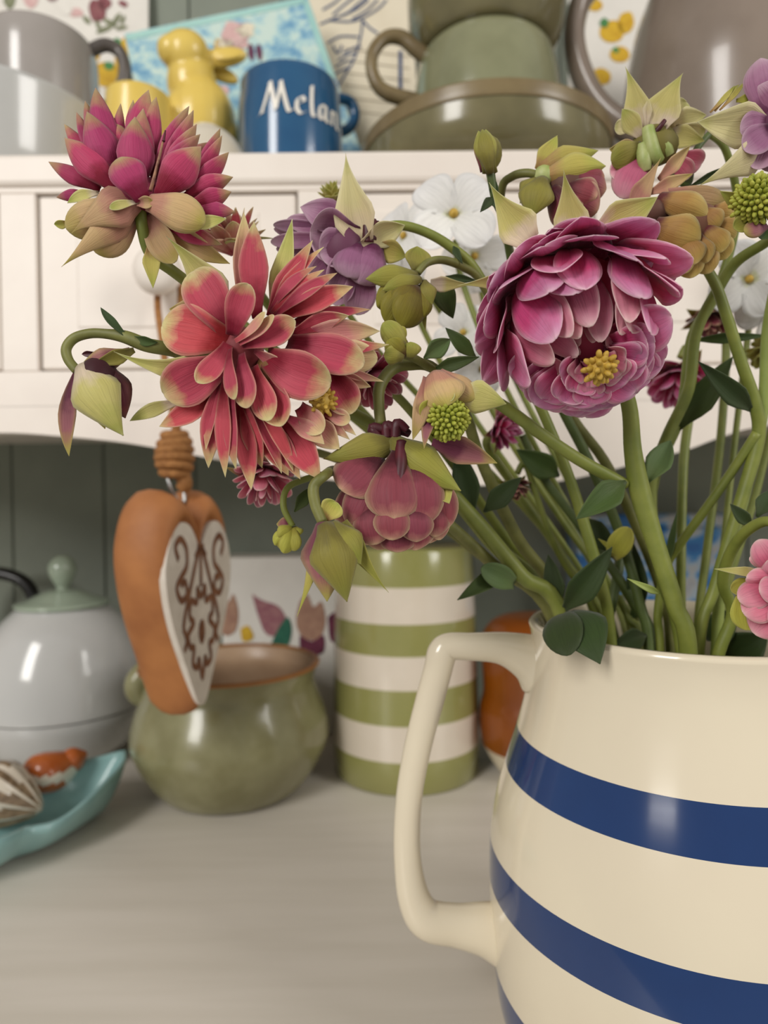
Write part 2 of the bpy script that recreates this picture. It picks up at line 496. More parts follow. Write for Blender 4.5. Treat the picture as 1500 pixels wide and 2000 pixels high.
class Flower:
    """a flower whose petals are set out from a reference sheet: sheet x, y at scale, and d = how far
    towards the viewer, all turned into metres at distance D"""
    def __init__(s, name, label, cat, root, ox, oy, sc_, D, group=None):
        s.ox, s.oy, s.s, s.D = ox, oy, sc_, D
        s.o = thing(name, label, cat, root, group)
        s.k = D / F / sc_                  # metres per sheet unit
    def P(s, x, y, d=0):
        return at(s.ox + x / s.s, s.oy + y / s.s, s.D - d * s.k)
    def petal(s, b, t, wd, kind='blade', mat='coral', bend=None, cup=None, roll=None, curl=0.0, ruf=.02, name=None, fold=0.0, side=0.0):
        B, T = s.P(*b), s.P(*t)
        ax = T - B
        L = ax.length
        ax.normalize()
        mid = (B + T) / 2
        n = -mid.normalized()
        n = (n - ax * n.dot(ax)).normalized()
        if roll is None: roll = RNG.uniform(-22, 22)
        n = Matrix.Rotation(math.radians(roll), 3, ax) @ n
        if bend is None: bend = RNG.uniform(.02, .12)
        if cup is None: cup = RNG.uniform(.1, .24)
        sd = ax.cross(n)
        if fold == 0.0: fold = RNG.uniform(-.10, .06)
        nv = 14
        Ps = []
        if curl == 0.0: curl = RNG.uniform(-.07, .07)
        if side == 0.0: side = RNG.uniform(-.03, .03)
        for i in range(nv):
            v = vmap(i, nv)
            Ps.append(B + ax * L * v + n * L * (bend * 4 * v * (1 - v) + curl * v ** 3) + sd * L * side * 4 * v * (1 - v))
        nm = name or ('sepal' if 'sepal' in mat else 'petal')
        return petal(nm, Ps, [n] * nv, wd * s.k, kind, mat, s.o, cup, ruf, ph=RNG.uniform(0, 6), fold=fold)
    def stem(s, pts, r, mat='stem', name='stem', **k):
        return tube(name, [s.P(*p) for p in pts], r if isinstance(r, (int, float)) and r < .02 else
                    ([q * s.k for q in r] if isinstance(r, (list, tuple)) else r * s.k), mat, s.o, **k)
    def anthers(s, c, R, n, mat, size=.22, name='stamens', squash=1.0, axis=None, filament=False):
        C = s.P(*c)
        a = (axis or -C).normalized()
        u = a.orthogonal().normalized(); w_ = a.cross(u)
        parts = []
        g = 2.39996
        for i in range(n):
            f = (i + .5) / n
            th = math.acos(1 - f * 1.25)
            ph = i * g
            d = a * math.cos(th) + (u * math.cos(ph) + w_ * math.sin(ph)) * math.sin(th)
            d.normalize()
            p = C + d * R * s.k * RNG.uniform(.86, 1.06)
            sz = R * s.k * size
            parts.append(ellipsoid_data(p, (sz * .62, sz * .62, sz * 1.05), 7, 5, axis=d))
        v, f = merge(parts)
        o = mesh(name, v, f, mat, s.o)
        v, f = ellipsoid_data(C, (R * s.k * .86,) * 3, 14, 8)
        mesh('flower_core', v, f, mat, s.o)
        return o
    def ball(s, c, r, mat='core', name='flower_core'):
        C = s.P(*c)
        v, f = ellipsoid_data(C, tuple(q * s.k for q in r), 14, 9)
        return mesh(name, v, f, mat, s.o)

def pompom(fl, c, R, axis, rings, squash=1.0, back=.5):
    """rings of petals that start behind the centre and flare outwards.
    ring: (polar angle of the tips, count, width, reach, material, kind, flare, phase)"""
    C = fl.P(*c) if not isinstance(c, V) else c
    R = R * fl.k
    a = V(axis).normalized()
    u = a.orthogonal().normalized(); w_ = a.cross(u)
    for th, n, wd, reach, mat, kind, flare, ph0 in rings:
        for i in range(n):
            ph = 2 * math.pi * (i + ph0) / n + RNG.uniform(-.12, .12)
            t = math.radians(th + RNG.uniform(-5, 5))
            er = u * math.cos(ph) + w_ * math.sin(ph)
            rr = reach * RNG.uniform(.93, 1.05)
            tip = C + (a * math.cos(t) * squash + er * math.sin(t)) * R * rr
            base = C - a * R * back + er * R * .12 * (th / 90)
            ctrl = base + (tip - base) * .55 + a * R * flare * math.sin(min(t, 1.5)) + er * R * .05
            nv = 12
            Ps, Ns = [], []
            for k in range(nv):
                v = vmap(k, nv)
                Ps.append(base * (1 - v) ** 2 + ctrl * 2 * v * (1 - v) + tip * v * v)
            for k in range(nv):
                tg = (Ps[min(k + 1, nv - 1)] - Ps[max(k - 1, 0)]).normalized()
                nn = (-er * math.cos(t) + a * (.35 + math.sin(t)))
                nn = nn - tg * nn.dot(tg)
                if nn.length < 1e-6: nn = tg.orthogonal()
                Ns.append(Matrix.Rotation(RNG.uniform(-.02, .02), 3, tg) @ nn.normalized())
            tw = RNG.uniform(-.35, .35)
            Ns = [Matrix.Rotation(tw, 3, (tip - base).normalized()) @ q for q in Ns]
            petal('petal', Ps, Ns, wd * R * RNG.uniform(.88, 1.12), kind, mat, fl.o,
                  cup=RNG.uniform(.06, .2), ruf=RNG.uniform(.02, .06), ph=RNG.uniform(0, 6))

def scales(fl, c, R, opening, rings, down=None, seed=5):
    """a drooping double flower: petals spring from the stalk end and lie over one another like shingles, tips
    towards the opening.  ring: (angle of the tips from the stalk end, count, width, radius, span, material, kind, flare, phase)"""
    rg = random.Random(seed)
    C = fl.P(*c)
    R = R * fl.k
    A = -V(opening).normalized()
    u = A.orthogonal().normalized(); w_ = A.cross(u)
    for al, n, wd, rad, span, mat, kind, flare, ph0 in rings:
        for i in range(n):
            ph = 2 * math.pi * (i + ph0) / n + rg.uniform(-.13, .13)
            a1 = math.radians(al + rg.uniform(-7, 7)); a0_ = max(.06, a1 - math.radians(span))
            er = u * math.cos(ph) + w_ * math.sin(ph)
            rr = rad * rg.uniform(.96, 1.04)
            drift = rg.uniform(-.14, .14)
            nv = 14
            Ps, Ns = [], []
            if down is not None and er.dot(down) > -.04:
                # lower petals hang open and show their inner faces
                a2 = math.radians(112 + (al - 68) * .56 + rg.uniform(-4, 4))
                dt = A * math.cos(a2) + (er + A.cross(er) * drift).normalized() * math.sin(a2)
                tip = C + dt * R * rr * 1.06
                base = C - A * R * (.30 + .40 * (al - 60) / 100) + er * R * .14
                ctrl = (base + tip) / 2 - A * R * .20
                for k in range(nv):
                    v = vmap(k, nv)
                    Ps.append(base * (1 - v) ** 2 + ctrl * 2 * v * (1 - v) + tip * v * v)
                    Ns.append((-A * .9 - er * .25 + dt * .5).normalized())
                tw = rg.uniform(-.2, .2)
                Ns = [Matrix.Rotation(tw, 3, (tip - base).normalized()) @ q for q in Ns]
                petal('petal', Ps, Ns, wd * R * rg.uniform(.75, .98), 'round', mat, fl.o, cup=rg.uniform(.02, .18), ruf=rg.uniform(.03, .07), ph=rg.uniform(0, 6))
                continue
            for k in range(nv):
                v = vmap(k, nv)
                a_ = a0_ + (a1 - a0_) * v
                e2 = (er + A.cross(er) * drift * v).normalized()
                d = A * math.cos(a_) + e2 * math.sin(a_)
                r_ = rr * (.78 + .22 * v ** 1.2) + flare * max(0, v - .58) ** 2 * 5.7
                Ps.append(C + d * (R * r_)); Ns.append(d)
            tw = rg.uniform(-.25, .25)
            Ns = [Matrix.Rotation(tw, 3, (Ps[-1] - Ps[0]).normalized()) @ q for q in Ns]
            petal('petal', Ps, Ns, wd * R * rg.uniform(.88, 1.12), kind, mat, fl.o, cup=rg.uniform(-.2, .08), ruf=rg.uniform(.03, .07), ph=rg.uniform(0, 6))

# ------------------------------------------------------------------ the dresser
TZ = -0.205            # worktop height below the lens
DF = 0.42              # drawer fronts
DB = 0.645             # back boards
SZ = 0.2155            # top of the shelf board
XL, XR = -.62, .62
dresser = thing('dresser', 'white painted dresser with drawers, scalloped apron and sage green back', 'dresser', (0, .4, TZ - .03))
box('worktop', XL - .02, XR + .02, .105, DB + .012, TZ - .03, TZ, 'worktop', dresser, .004)
box('shelf_board', XL - .01, XR + .01, DF - .003, DB + .004, SZ - .0195, SZ, 'paint', dresser, .003)
def zpx(py, d=DF): return at(750, py, d).z
def xpx(px, d=DF): return at(px, 600, d).x
zt, z1, z0 = SZ - .0195, zpx(375), zpx(719)
zb = zpx(790)
box('front_crosspiece', XL, XR, DF, DF + .018, z1, zt + .002, 'paint', dresser, .0008)
dw = xpx(585) - xpx(76)
st = xpx(76) - xpx(6)
x = xpx(76) - (dw + st)
xs = []
for k in range(4):
    xs.append(x); x += dw + st
for k in range(5):
    xa = xs[0] - st + k * (dw + st)
    box('stile', max(xa, XL), min(xa + st, XR), DF, DF + .018, z0, z1, 'paint', dresser, .0008)
g = .0012
for k, xa in enumerate(xs):
    d = thing('drawer', None, None, (0, 0, 0)); d.parent = dresser
    d.location = V((xa + dw / 2, DF, z0)) - V(dresser.location)
    a0, a1 = max(xa + g, XL + .002), min(xa + dw - g, XR - .002)
    # raised frame and recessed panel
    box('drawer_front', a0, a1, DF + .002, DF + .02, z0 + g, z1 - g, 'paint', d, .0015)
    fw_ = xpx(148) - xpx(76)
    box('drawer_panel', a0 + fw_, a1 - fw_, DF + .0012, DF + .004, z0 + (zpx(636) - zpx(719)), z1 - .012, 'paint', d, .0012)
    kx, kz = xa + dw / 2, (z0 + z1) / 2
    prof = [(.0001, .030), (.009, .0295), (.0135, .026), (.0145, .021), (.0125, .015), (.008, .010), (.0075, .0), (.011, -.002)]
    vs, fs = [], []
    for r_, h in prof:
        for q in range(24):
            an = 2 * math.pi * q / 24
            vs.append((kx + r_ * math.cos(an), DF - h + .003, kz + r_ * math.sin(an)))
    for i in range(len(prof) - 1):
        for q in range(24):
            fs.append((i * 24 + q, i * 24 + (q + 1) % 24, (i + 1) * 24 + (q + 1) % 24, (i + 1) * 24 + q))
    mesh('knob', vs, fs, 'paint', d)
box('front_crosspiece', XL, XR, DF, DF + .018, zb, z0, 'paint', dresser, .0008)
# scalloped apron under the rail
ap = [(-900, 845), (-700, 842), (-500, 900), (-350, 945), (-200, 905), (-120, 850), (0, 838), (130, 847), (250, 861), (400, 890), (560, 925), (740, 945), (900, 950),
      (1060, 946), (1150, 932), (1265, 903), (1337, 885), (1400, 862), (1466, 843), (1540, 838), (1640, 850), (1760, 900), (1900, 940), (2050, 900), (2200, 850), (2400, 842)]
ap = smooth_path([(xpx(a), zpx(b), 0) for a, b in ap], 5)
ap = [p for p in ap if XL < p[0] < XR]
ap = [(XL, ap[0][1], 0)] + ap + [(XR, ap[-1][1], 0)]
vs, fs = [], []
for p in ap:
    for y, z in ((DF, zb + .001), (DF, p[1]), (DF + .016, p[1]), (DF + .016, zb + .001)):
        vs.append((p[0], y, z))
for i in range(len(ap) - 1):
    for k in range(4):
        fs.append((4 * i + k, 4 * i + (k + 1) % 4, 4 * i + 4 + (k + 1) % 4, 4 * i + 4 + k))
fs += [(0, 1, 2, 3), tuple(4 * (len(ap) - 1) + k for k in (3, 2, 1, 0))]
mesh('apron', vs, fs, 'paint', dresser, smooth=False)
box('shelf_underside', XL, XR, DF + .016, DB, zb - .002, zb + .008, 'paint', dresser, 0)
# back boards, each its own plank
bw = .088
k = 0
x = XL
while x < XR - .001:
    box('back_board', x + .0006, min(x + bw, XR) - .0006, DB, DB + .01, TZ - .002, .62, 'sage', dresser, .0012)
    x += bw
for s in (-1, 1):
    xx = XL if s < 0 else XR
    box('side_panel', min(xx, xx + s * .018), max(xx, xx + s * .018), DF, DB + .01, TZ - .001, .62, 'paint', dresser, .002)
box('upper_shelf', XL, XR, DF + .03, DB, .60, .62, 'paint', dresser, .002)
box('cupboard_base', XL, XR, .13, DB + .008, TZ - .75, TZ - .028, 'paint', dresser, .003)

def cyl_frame(px, py, d):
    return at(px, py, d)

def hollow(out, thick=.003, floor=.004):
    """closed profile of a vessel from its outer wall, base to rim"""
    inn = [(max(r - thick, .0005), max(z, floor)) for r, z in out]
    r0, z0_ = out[0]
    return [(.0001, 0)] + out + [(out[-1][0] - thick * .5, out[-1][1] + thick * .35)] + inn[::-1] + [(.0001, floor)]

def spl(pts, n=5):
    return [(a, b) for a, b, _ in smooth_path([(p[0], p[1], 0) for p in pts], n)]

# ------------------------------------------------------------------ on the shelf
def shelf_pos(px, d):
    p = at(px, 300, d)
    return V((p.x, p.y, SZ))
def card(name, label, px4, d0, d1, mat, lean=None, cat='card', thick=.0018, flat_foot=True):
    """a standing card or book; px4 = its corners bottom-left, bottom-right, top-right, top-left"""
    root = None
    P = [at(px4[0][0], px4[0][1], d0), at(px4[1][0], px4[1][1], d0), at(px4[2][0], px4[2][1], d1), at(px4[3][0], px4[3][1], d1)]
    P[0].z = SZ + .0003
    if flat_foot: P[1].z = SZ + .0003
    n = (P[1] - P[0]).cross(P[3] - P[0]).normalized()
    if n.y > 0: n = -n
    P[2] = P[2] - n * (P[2] - P[0]).dot(n)
    root = thing(name, label, cat, (P[0] + P[1]) / 2)
    vs = P + [p - n * thick for p in P]
    fs = [(0, 1, 2, 3), (7, 6, 5, 4), (0, 4, 5, 1), (1, 5, 6, 2), (2, 6, 7, 3), (3, 7, 4, 0)]
    mesh('sheet', vs, fs, mat, root, smooth=False)
    ux = (P[1] - P[0]); uy = (P[3] - P[0])
    uyn = (uy - ux * uy.dot(ux) / ux.length_squared)
    return root, P, n

def img_frame(P, n, ref=(0, 0)):
    """map photo pixels on to the card's plane"""
    def f(px, py, lift=.0005):
        r = at(px, py, 1)
        return r * (P[0].dot(n) / r.dot(n)) + n * lift
    return f

def print_shape(name, f, pts, mat, parent, lift=.0005):
    q = smooth_path([(a, b, 0) for a, b in pts + [pts[0]]], 4)[:-1]
    vs = [f(p[0], p[1], lift) for p in q]
    c = sum(vs, V()) / len(vs)
    return mesh(name, vs + [c], [(i, (i + 1) % len(vs), len(vs)) for i in range(len(vs))], mat, parent, smooth=False, solid=.0002)

def print_lines(name, f, lines, wpx, mat, parent, lift=.0006):
    vs, fs = [], []
    for ln in lines:
        pts = smooth_path([(a, b, 0) for a, b in ln], 6) if len(ln) > 2 else [(a, b, 0) for a, b in ln]
        b0 = len(vs)
        for i, p in enumerate(pts):
            a, b = V(pts[max(i - 1, 0)]), V(pts[min(i + 1, len(pts) - 1)])
            t = (b - a).normalized() if (b - a).length else V((1, 0, 0))
            for s in (-1, 1):
                vs.append(f(p[0] - t.y * s * wpx / 2, p[1] + t.x * s * wpx / 2, lift))
        for i in range(len(pts) - 1):
            fs.append((b0 + 2 * i, b0 + 2 * i + 1, b0 + 2 * i + 3, b0 + 2 * i + 2))
    return mesh(name, vs, fs, mat, parent, smooth=False, solid=.0002)

def oval(cx, cy, rx, ry, rot=0, n=9, jit=0.0, rng=random.Random(3)):
    out = []
    for i in range(n):
        a = 2 * math.pi * i / n
        k = 1 + rng.uniform(-jit, jit)
        x_, y_ = rx * math.cos(a) * k, ry * math.sin(a) * k
        out.append((cx + x_ * math.cos(rot) - y_ * math.sin(rot), cy + x_ * math.sin(rot) + y_ * math.cos(rot)))
    return out

# floral card behind the grey crockery
SB = 352    # pixel row where cards meet the shelf, hidden behind its edge
c, P, n = card('greeting_card', 'white card printed with maroon and green flowers, behind the grey mug', [(-120, 352), (284, 352), (290, -60), (-120, -60)], .612, .628, 'white_card')
f = img_frame(P, n)
rg = random.Random(11)
for (cx, cy, rx, ry, mt) in [(190, 20, 22, 16, 'rose_print'), (205, 8, 14, 12, 'rose_print'), (240, 8, 11, 6, 'rose_print'), (60, -6, 22, 14, 'blush_print'),
                             (120, 8, 30, 12, 'white_card'), (150, 25, 14, 8, 'blush_print'), (100, -10, 16, 12, 'rose_print'), (20, 0, 20, 12, 'leaf_print'), (170, -20, 20, 14, 'blush_print')]:
    print_shape('printed_flower', f, oval(cx, cy, rx, ry, rg.uniform(0, 3), 9, .2, rg), mt, c)
for (cx, cy, rx, ry, ro) in [(215, 45, 16, 5, .5), (228, 38, 14, 5, -1), (205, 58, 18, 5, -.4), (192, 50, 14, 4, 1.2), (240, 40, 10, 4, -1.2), (238, 55, 12, 4, -.2), (170, 40, 10, 5, .8)]:
    print_shape('printed_leaf', f, oval(cx, cy, rx, ry, ro), 'leaf_print', c)
# white card with lemons, left
c, P, n = card('greeting_card', 'white card with yellow lemons, beside the grey mug handle', [(150, 352), (262, 352), (250, 62), (150, 75)], .594, .615, 'white_card')
f = img_frame(P, n)
for (cx, cy, rx, ry) in [(245, 110, 20, 40), (205, 145, 26, 24), (188, 108, 8, 14), (225, 180, 18, 16)]:
    print_shape('printed_lemon', f, oval(cx, cy, rx, ry, .2, 10, .06, rg), 'lemon', c)
for (cx, cy, rx, ry) in [(230, 85, 10, 9), (213, 130, 10, 9)]:
    print_shape('printed_leaf', f, oval(cx, cy, rx, ry, .4, 9, .15, rg), 'lemon_leaf', c, .0008)
# blue floral card
c, P, n = card('greeting_card', 'tilted pale blue card with painted blue blossoms, behind the yellow rabbit', [(322, 453), (735, 379), (600, -8), (243, 66)], .545, .580, 'blue_floral', flat_foot=False)
f = img_frame(P, n)
print_lines('card_border', f, [[(246, 74), (596, 1)], [(596, 1), (650, 155)]], 12, 'mint', c, .0003)
for (cx, cy, rx, ry, mt) in [(455, 70, 28, 24, 'blush_print'), (480, 60, 18, 14, 'card'), (440, 88, 16, 12, 'card'), (470, 88, 14, 8, 'blush_print'), (425, 88, 6, 12, 'lemon'),
                             (432, 180, 16, 14, 'blush_print'), (420, 200, 18, 14, 'card')]:
    print_shape('printed_flower', f, oval(cx, cy, rx, ry, 0, 10, .2, rg), mt, c)
for cx in (490, 506):
    print_shape('printed_flower', f, oval(cx, 102, 6, 16, -.1, 9, .15, rg), 'mauve', c)
# sketch card
c, P, n = card('sketch_card', 'cream card with blue ink drawings and ruled lines, behind the blue mug', [(600, 350), (835, 350), (800, -40), (600, -40)], .598, .62, 'card')
f = img_frame(P, n)
ink = [[(625, 48), (650, 38), (680, 25), (700, 8), (720, -8)], [(640, 40), (690, 42), (735, 20), (755, 0)], [(650, 30), (675, 8), (700, -10)], [(668, 32), (700, 16), (720, 0)],
       [(688, 38), (715, 22), (738, 0)], [(640, 85), (665, 72), (700, 73)], [(708, 40), (706, 62), (700, 90), (690, 120), (675, 145), (662, 168)],
       [(708, 40), (722, 55), (738, 66)], [(670, 105), (690, 95), (705, 92)], [(660, 118), (680, 108), (698, 104)], [(655, 132), (672, 122), (690, 118)],
       [(655, 145), (668, 138), (680, 132)], [(630, 20), (655, 5), (670, -10)], [(650, 90), (660, 105), (668, 90)]]
print_lines('ink_drawing', f, ink, 3.5, 'ink', c)
print_lines('ink_bar', f, [[(782, 100), (782, 180)]], 7, 'ink', c)
print_lines('ruled_lines', f, [[(672, y + 10), (800, y + 26)] for y in (85, 108, 132, 156, 180, 205)], 1.6, 'rule', c)

# grey bowl and mug in it
bc = shelf_pos(0, .50)
root = thing('bowl', 'pale grey glazed bowl standing on the shelf below the grey mug', 'bowl', bc)
ro = (at(211, 165, .50).x - bc.x)
hb = at(0, 100, .50 - ro * .97).z - SZ
lathe('bowl_body', hollow(spl([(.064, 0), (.0705, .004), (.0755, .02), (ro * .975, .045), (ro, hb - .003)]), .003), bc, ['grey_bowl'], root)
mc = shelf_pos(85, .505)
mz = SZ + .0041
root = thing('mug', 'grey mug with dark handle, standing inside the pale grey bowl', 'mug', (mc.x, mc.y, mz))
rm = at(185, 100, .505).x - mc.x
hm = at(85, 15, .505 - rm).z - mz
lathe('mug_body', hollow(spl([(rm * .8, 0), (rm * .9, .004), (rm * .97, .03), (rm, hm * .6), (rm, hm * .9), (rm * .93, hm)]), .003), (mc.x, mc.y, mz), ['grey_mug'], root)
tube('handle', [at(176, 100, .505), at(205, 88, .507), at(232, 100, .51), at(244, 130, .51), at(240, 165, .51), at(225, 200, .51), at(180, 215, .505)], .0047, 'dark_grey', root)

# yellow rabbit egg cup
RD = .507
def E_(px, py, dd, rx, ry, rz, ax=None):
    return ellipsoid_data(at(px, py, RD + dd), (rx * RD / F, ry * RD / F, rz * RD / F), 20, 14, axis=ax)
root = thing('egg_cup', 'yellow ceramic rabbit with a cup at its back', 'egg cup', shelf_pos(370, RD))
parts = [E_(392, 240, 0, 68, 60, 85), E_(375, 165, 0, 48, 45, 60), E_(362, 105, -.006, 46, 40, 42), E_(338, 100, -.010, 30, 30, 28), E_(324, 92, -.012, 17, 18, 17), E_(330, 112, -.012, 14, 16, 12),
         E_(436, 265, .004, 33, 38, 40), E_(346, 250, -.012, 26, 26, 70), E_(395, 305, 0, 75, 60, 32), E_(392, 335, 0, 70, 56, 86),
         E_(438, 112, 0, 19, 14, 46, (.95, 0, .10)), E_(428, 143, .012, 16, 12, 42, (.92, .1, -.35))]
v, fc = merge(parts)
rb = mesh('rabbit', v, fc, 'yellow', root)
m_ = rb.modifiers.new('remesh', 'REMESH'); m_.mode = 'VOXEL'; m_.voxel_size = .0011; m_.use_smooth_shade = True
m_ = rb.modifiers.new('smooth', 'SMOOTH'); m_.iterations = 10; m_.factor = .6
# ear hollow, eye
v, fc = ellipsoid_data(at(446, 110, RD - .0050), (.0026, .0012, .0098), 14, 9, axis=(.95, 0, .12)); mesh('inner_ear', v, fc, 'yellow', root)
cc = at(272, 240, .478)
rr = 62 * .478 / F
zt_ = at(272, 156, .478 - rr).z - SZ
lathe('cup', hollow(spl([(rr * .55, 0), (rr * .6, .006), (rr * .8, zt_ * .35), (rr * .98, zt_ * .75), (rr * .98, zt_)]), .003), (cc.x, cc.y, SZ), ['yellow'], root)
# small cream bowl upside down in front
cc = at(405, 290, .4465)
lathe('small_bowl', spl([(.0255, 0), (.0258, .002), (.0245, .012), (.0205, .0215), (.0145, .0275), (.0095, .0295), (.009, .0315), (.0001, .0316)], 4), (cc.x, cc.y, SZ), ['eggshell'])
tag(bpy.data.objects['small_bowl'], 'small cream bowl turned upside down below the yellow rabbit', 'bowl')

# blue mug with lettering
BD = .492
mc = shelf_pos(568, BD)
rm = 103 * (BD - .002) / F * .97
hm = at(560, 113, BD - rm).z - SZ
root = thing('mug', 'blue mug with white hand-lettered writing, beside the yellow rabbit', 'mug', mc)
mb_ = lathe('mug_body', hollow(spl([(rm * .9, 0), (rm, .004), (rm * 1.015, hm * .3), (rm, hm * .7), (rm * .95, hm)]), .003), mc, ['blue_mug'], root, 72)
tube('handle', [at(640, 192, BD + .02), at(678, 196, BD + .032), at(692, 215, BD + .036), at(690, 240, BD + .036), at(672, 256, BD + .032), at(635, 262, BD + .02)], .0042, 'blue_mug', root)
L = [[(0, .0), (.10, .06), (.2, .1)], [(.1, .06), (.24, .4), (.43, .98)], [(.41, 1.0), (.50, .55), (.58, .12)], [(.58, .12), (.66, .5), (.76, .96)], [(.74, 1.0), (.86, .45), (.98, .06), (1.12, .14)],
     [(1.22, .3), (1.44, .42), (1.37, .56), (1.23, .42), (1.22, .16), (1.34, .02), (1.5, .12)],
     [(1.70, .98), (1.68, .4), (1.72, .06), (1.84, .06)],
     [(2.18, .46), (2.04, .5), (1.95, .28), (1.99, .06), (2.12, .08), (2.2, .4)], [(2.2, .5), (2.2, .1), (2.32, .03)],
     [(2.46, .5), (2.48, .04)], [(2.48, .36), (2.6, .52), (2.72, .4), (2.72, .08), (2.84, .04)]]
a0 = math.atan2(at(506, 200, BD - rm).y - mc.y, at(506, 200, BD - rm).x - mc.x)
X0 = (at(508, 200, BD - rm * .8).x - mc.x) / rm
a0 = -math.acos(max(-1, min(1, X0)))
lh = at(560, 160, BD - rm).z - at(560, 222, BD - rm).z
lz = at(530, 222, BD - rm).z
def wrap(x_, y_):
    an = a0 + x_ * lh * 1.02 / rm
    r_ = rm * 1.013 + .0005
    return V((mc.x + r_ * math.cos(an), mc.y + r_ * math.sin(an), lz + y_ * lh))
ribbons('lettering', None, None, None, None, L, .1, 'letter', mb_, nib=(.11, .07), warp=wrap)

# sage green stack: dish, cup, cup
GD = .50
gc = shelf_pos(945, GD)
root = thing('dish', 'wide sage green stoneware dish with brown rim, under the stacked cups', 'dish', gc)
rg_ = 250 * (GD - .02) / F * .985
hg = at(920, 158, GD - rg_).z - SZ
lathe('dish_body', hollow(spl([(rg_ * .8, 0), (rg_ * .93, .01), (rg_ * .985, hg * .5), (rg_, hg * .8), (rg_, hg)], 5), .005), gc, ['sage_dark'], root, 80)
lathe('dish_rim', spl([(rg_ + .0006, hg - .0085), (rg_ + .0012, hg - .0065), (rg_ + .0012, hg - .001), (rg_ + .0004, hg + .0018), (rg_ - .006, hg + .0015)], 3), gc, ['sage_rim'], root, 80)
uc = V((at(948, 100, GD).x, gc.y, SZ + .0041))
rc = 147 * (GD - .01) / F
zc = at(948, 22, GD - rc * .9).z
h1 = zc - uc.z
root = thing('cup', 'sage green handled cup standing in the wide green dish', 'cup', uc)
lathe('cup_body', hollow(spl([(rc * .8, 0), (rc * .98, .008), (rc, h1 * .45), (rc * .97, h1 * .75), (rc * .9, h1 * .94), (rc * .82, h1)], 5), .004), uc, ['sage_glaze'], root, 72)
tube('handle', [at(848, 122, .489), at(812, 96, .487), at(784, 74, .486), at(752, 75, .484), at(728, 105, .483), at(729, 148, .483), at(757, 182, .485), at(845, 206, .489)], [.006, .0056, .0052, .0047, .0045, .0047, .0052, .006], 'sage_rim', root)
tz = zc + .0012
root = thing('cup', 'olive green cup balanced on top of the sage green cup', 'cup', (uc.x, uc.y, tz))
rr = 154 * (GD - .01) / F
lathe('cup_body', hollow(spl([(rr * .82, 0), (rr * .88, .004), (rr * .98, .018), (rr, .04), (rr, .06)], 5), .004), (uc.x, uc.y, tz), ['sage_dark'], root, 72)

# lemon card behind the taupe jug
c, P, n = card('greeting_card', 'white card with yellow lemons, seen through the taupe jug handle', [(1110, 352), (1290, 352), (1290, -40), (1110, -40)], .59, .62, 'white_card')
f = img_frame(P, n)
for (cx, cy, rx, ry) in [(1195, 62, 24, 22), (1222, 45, 16, 22), (1160, 10, 18, 12), (1210, 107, 20, 16), (1175, 150, 18, 16)]:
    print_shape('printed_lemon', f, oval(cx, cy, rx, ry, .2, 10, .06, rg), 'lemon', c)
for (cx, cy, rx, ry) in [(1180, 46, 8, 9), (1202, 99, 7, 5), (1150, 0, 8, 6)]:
    print_shape('printed_leaf', f, oval(cx, cy, rx, ry, .4, 9, .15, rg), 'lemon_leaf', c, .0008)
# taupe jug
TD = .50
tc_ = shelf_pos(1430, TD)
root = thing('jug', 'large taupe glazed jug with a looped handle', 'jug', tc_)
rt_ = 215 * (TD - .03) / F
lathe('jug_body', hollow(spl([(rt_ * .75, 0), (rt_ * .88, .006), (rt_ * .96, .04), (rt_, .08), (rt_ * .9, .13), (rt_ * .72, .17), (rt_ * .7, .19)], 5), .004), tc_, ['taupe'], root, 72)
tube('handle', [at(1290, -60, TD), at(1205, -55, TD + .006), at(1146, -15, TD + .008), at(1122, 50, TD + .009), at(1128, 120, TD + .008), at(1162, 195, TD + .006), at(1215, 245, TD + .002), at(1285, 285, TD)],
     [.011, .009, .0082, .008, .008, .008, .0085, .011], 'taupe', root, seg=14, flat=1.4)

# ------------------------------------------------------------------ on the worktop
def table_pos(px, py):
    return on_plane(px, py, TZ)
# green striped jar
ja, jd = .0297, .515
jc = V((math.sin(ja) * jd, math.cos(ja) * jd, TZ))
root = thing('storage_jar', 'tall storage jar with green and white bands', 'jar', jc)
zz = [-.3979, -.3508, -.3025, -.2545, -.2095, -.1664, -.1175, -.072]
rr = [.1062, .1085, .1076, .1066, .1055, .1038, .1012, .0985]
prof = [(.0001, 0, 0), (rr[0] * jd * .96, 0, 0), (rr[0] * jd, .002, 0)]
bz = [z_ * jd - TZ for z_ in zz]
for i in range(1, 8):
    prof.append((rr[i] * jd, bz[i], i % 2))
prof[-1] = (rr[7] * jd, bz[7], 0)
prof += [(rr[7] * jd * .985, bz[7] + .003, 0), (rr[7] * jd * .9, bz[7] + .003, 0), (rr[7] * jd * .9, bz[7] - .03, 0), (.0001, bz[7] - .03, 0)]
lathe('jar_body', prof, jc, ['jar_green', 'jar_white'], root, 80)
lathe('wooden_lid', [(rr[7] * jd * .9, bz[7] - .004), (rr[7] * jd * .9, bz[7] + .004), (rr[7] * jd * .86, bz[7] + .005), (.0001, bz[7] + .005)], jc, ['sage_dark'], root, 60)

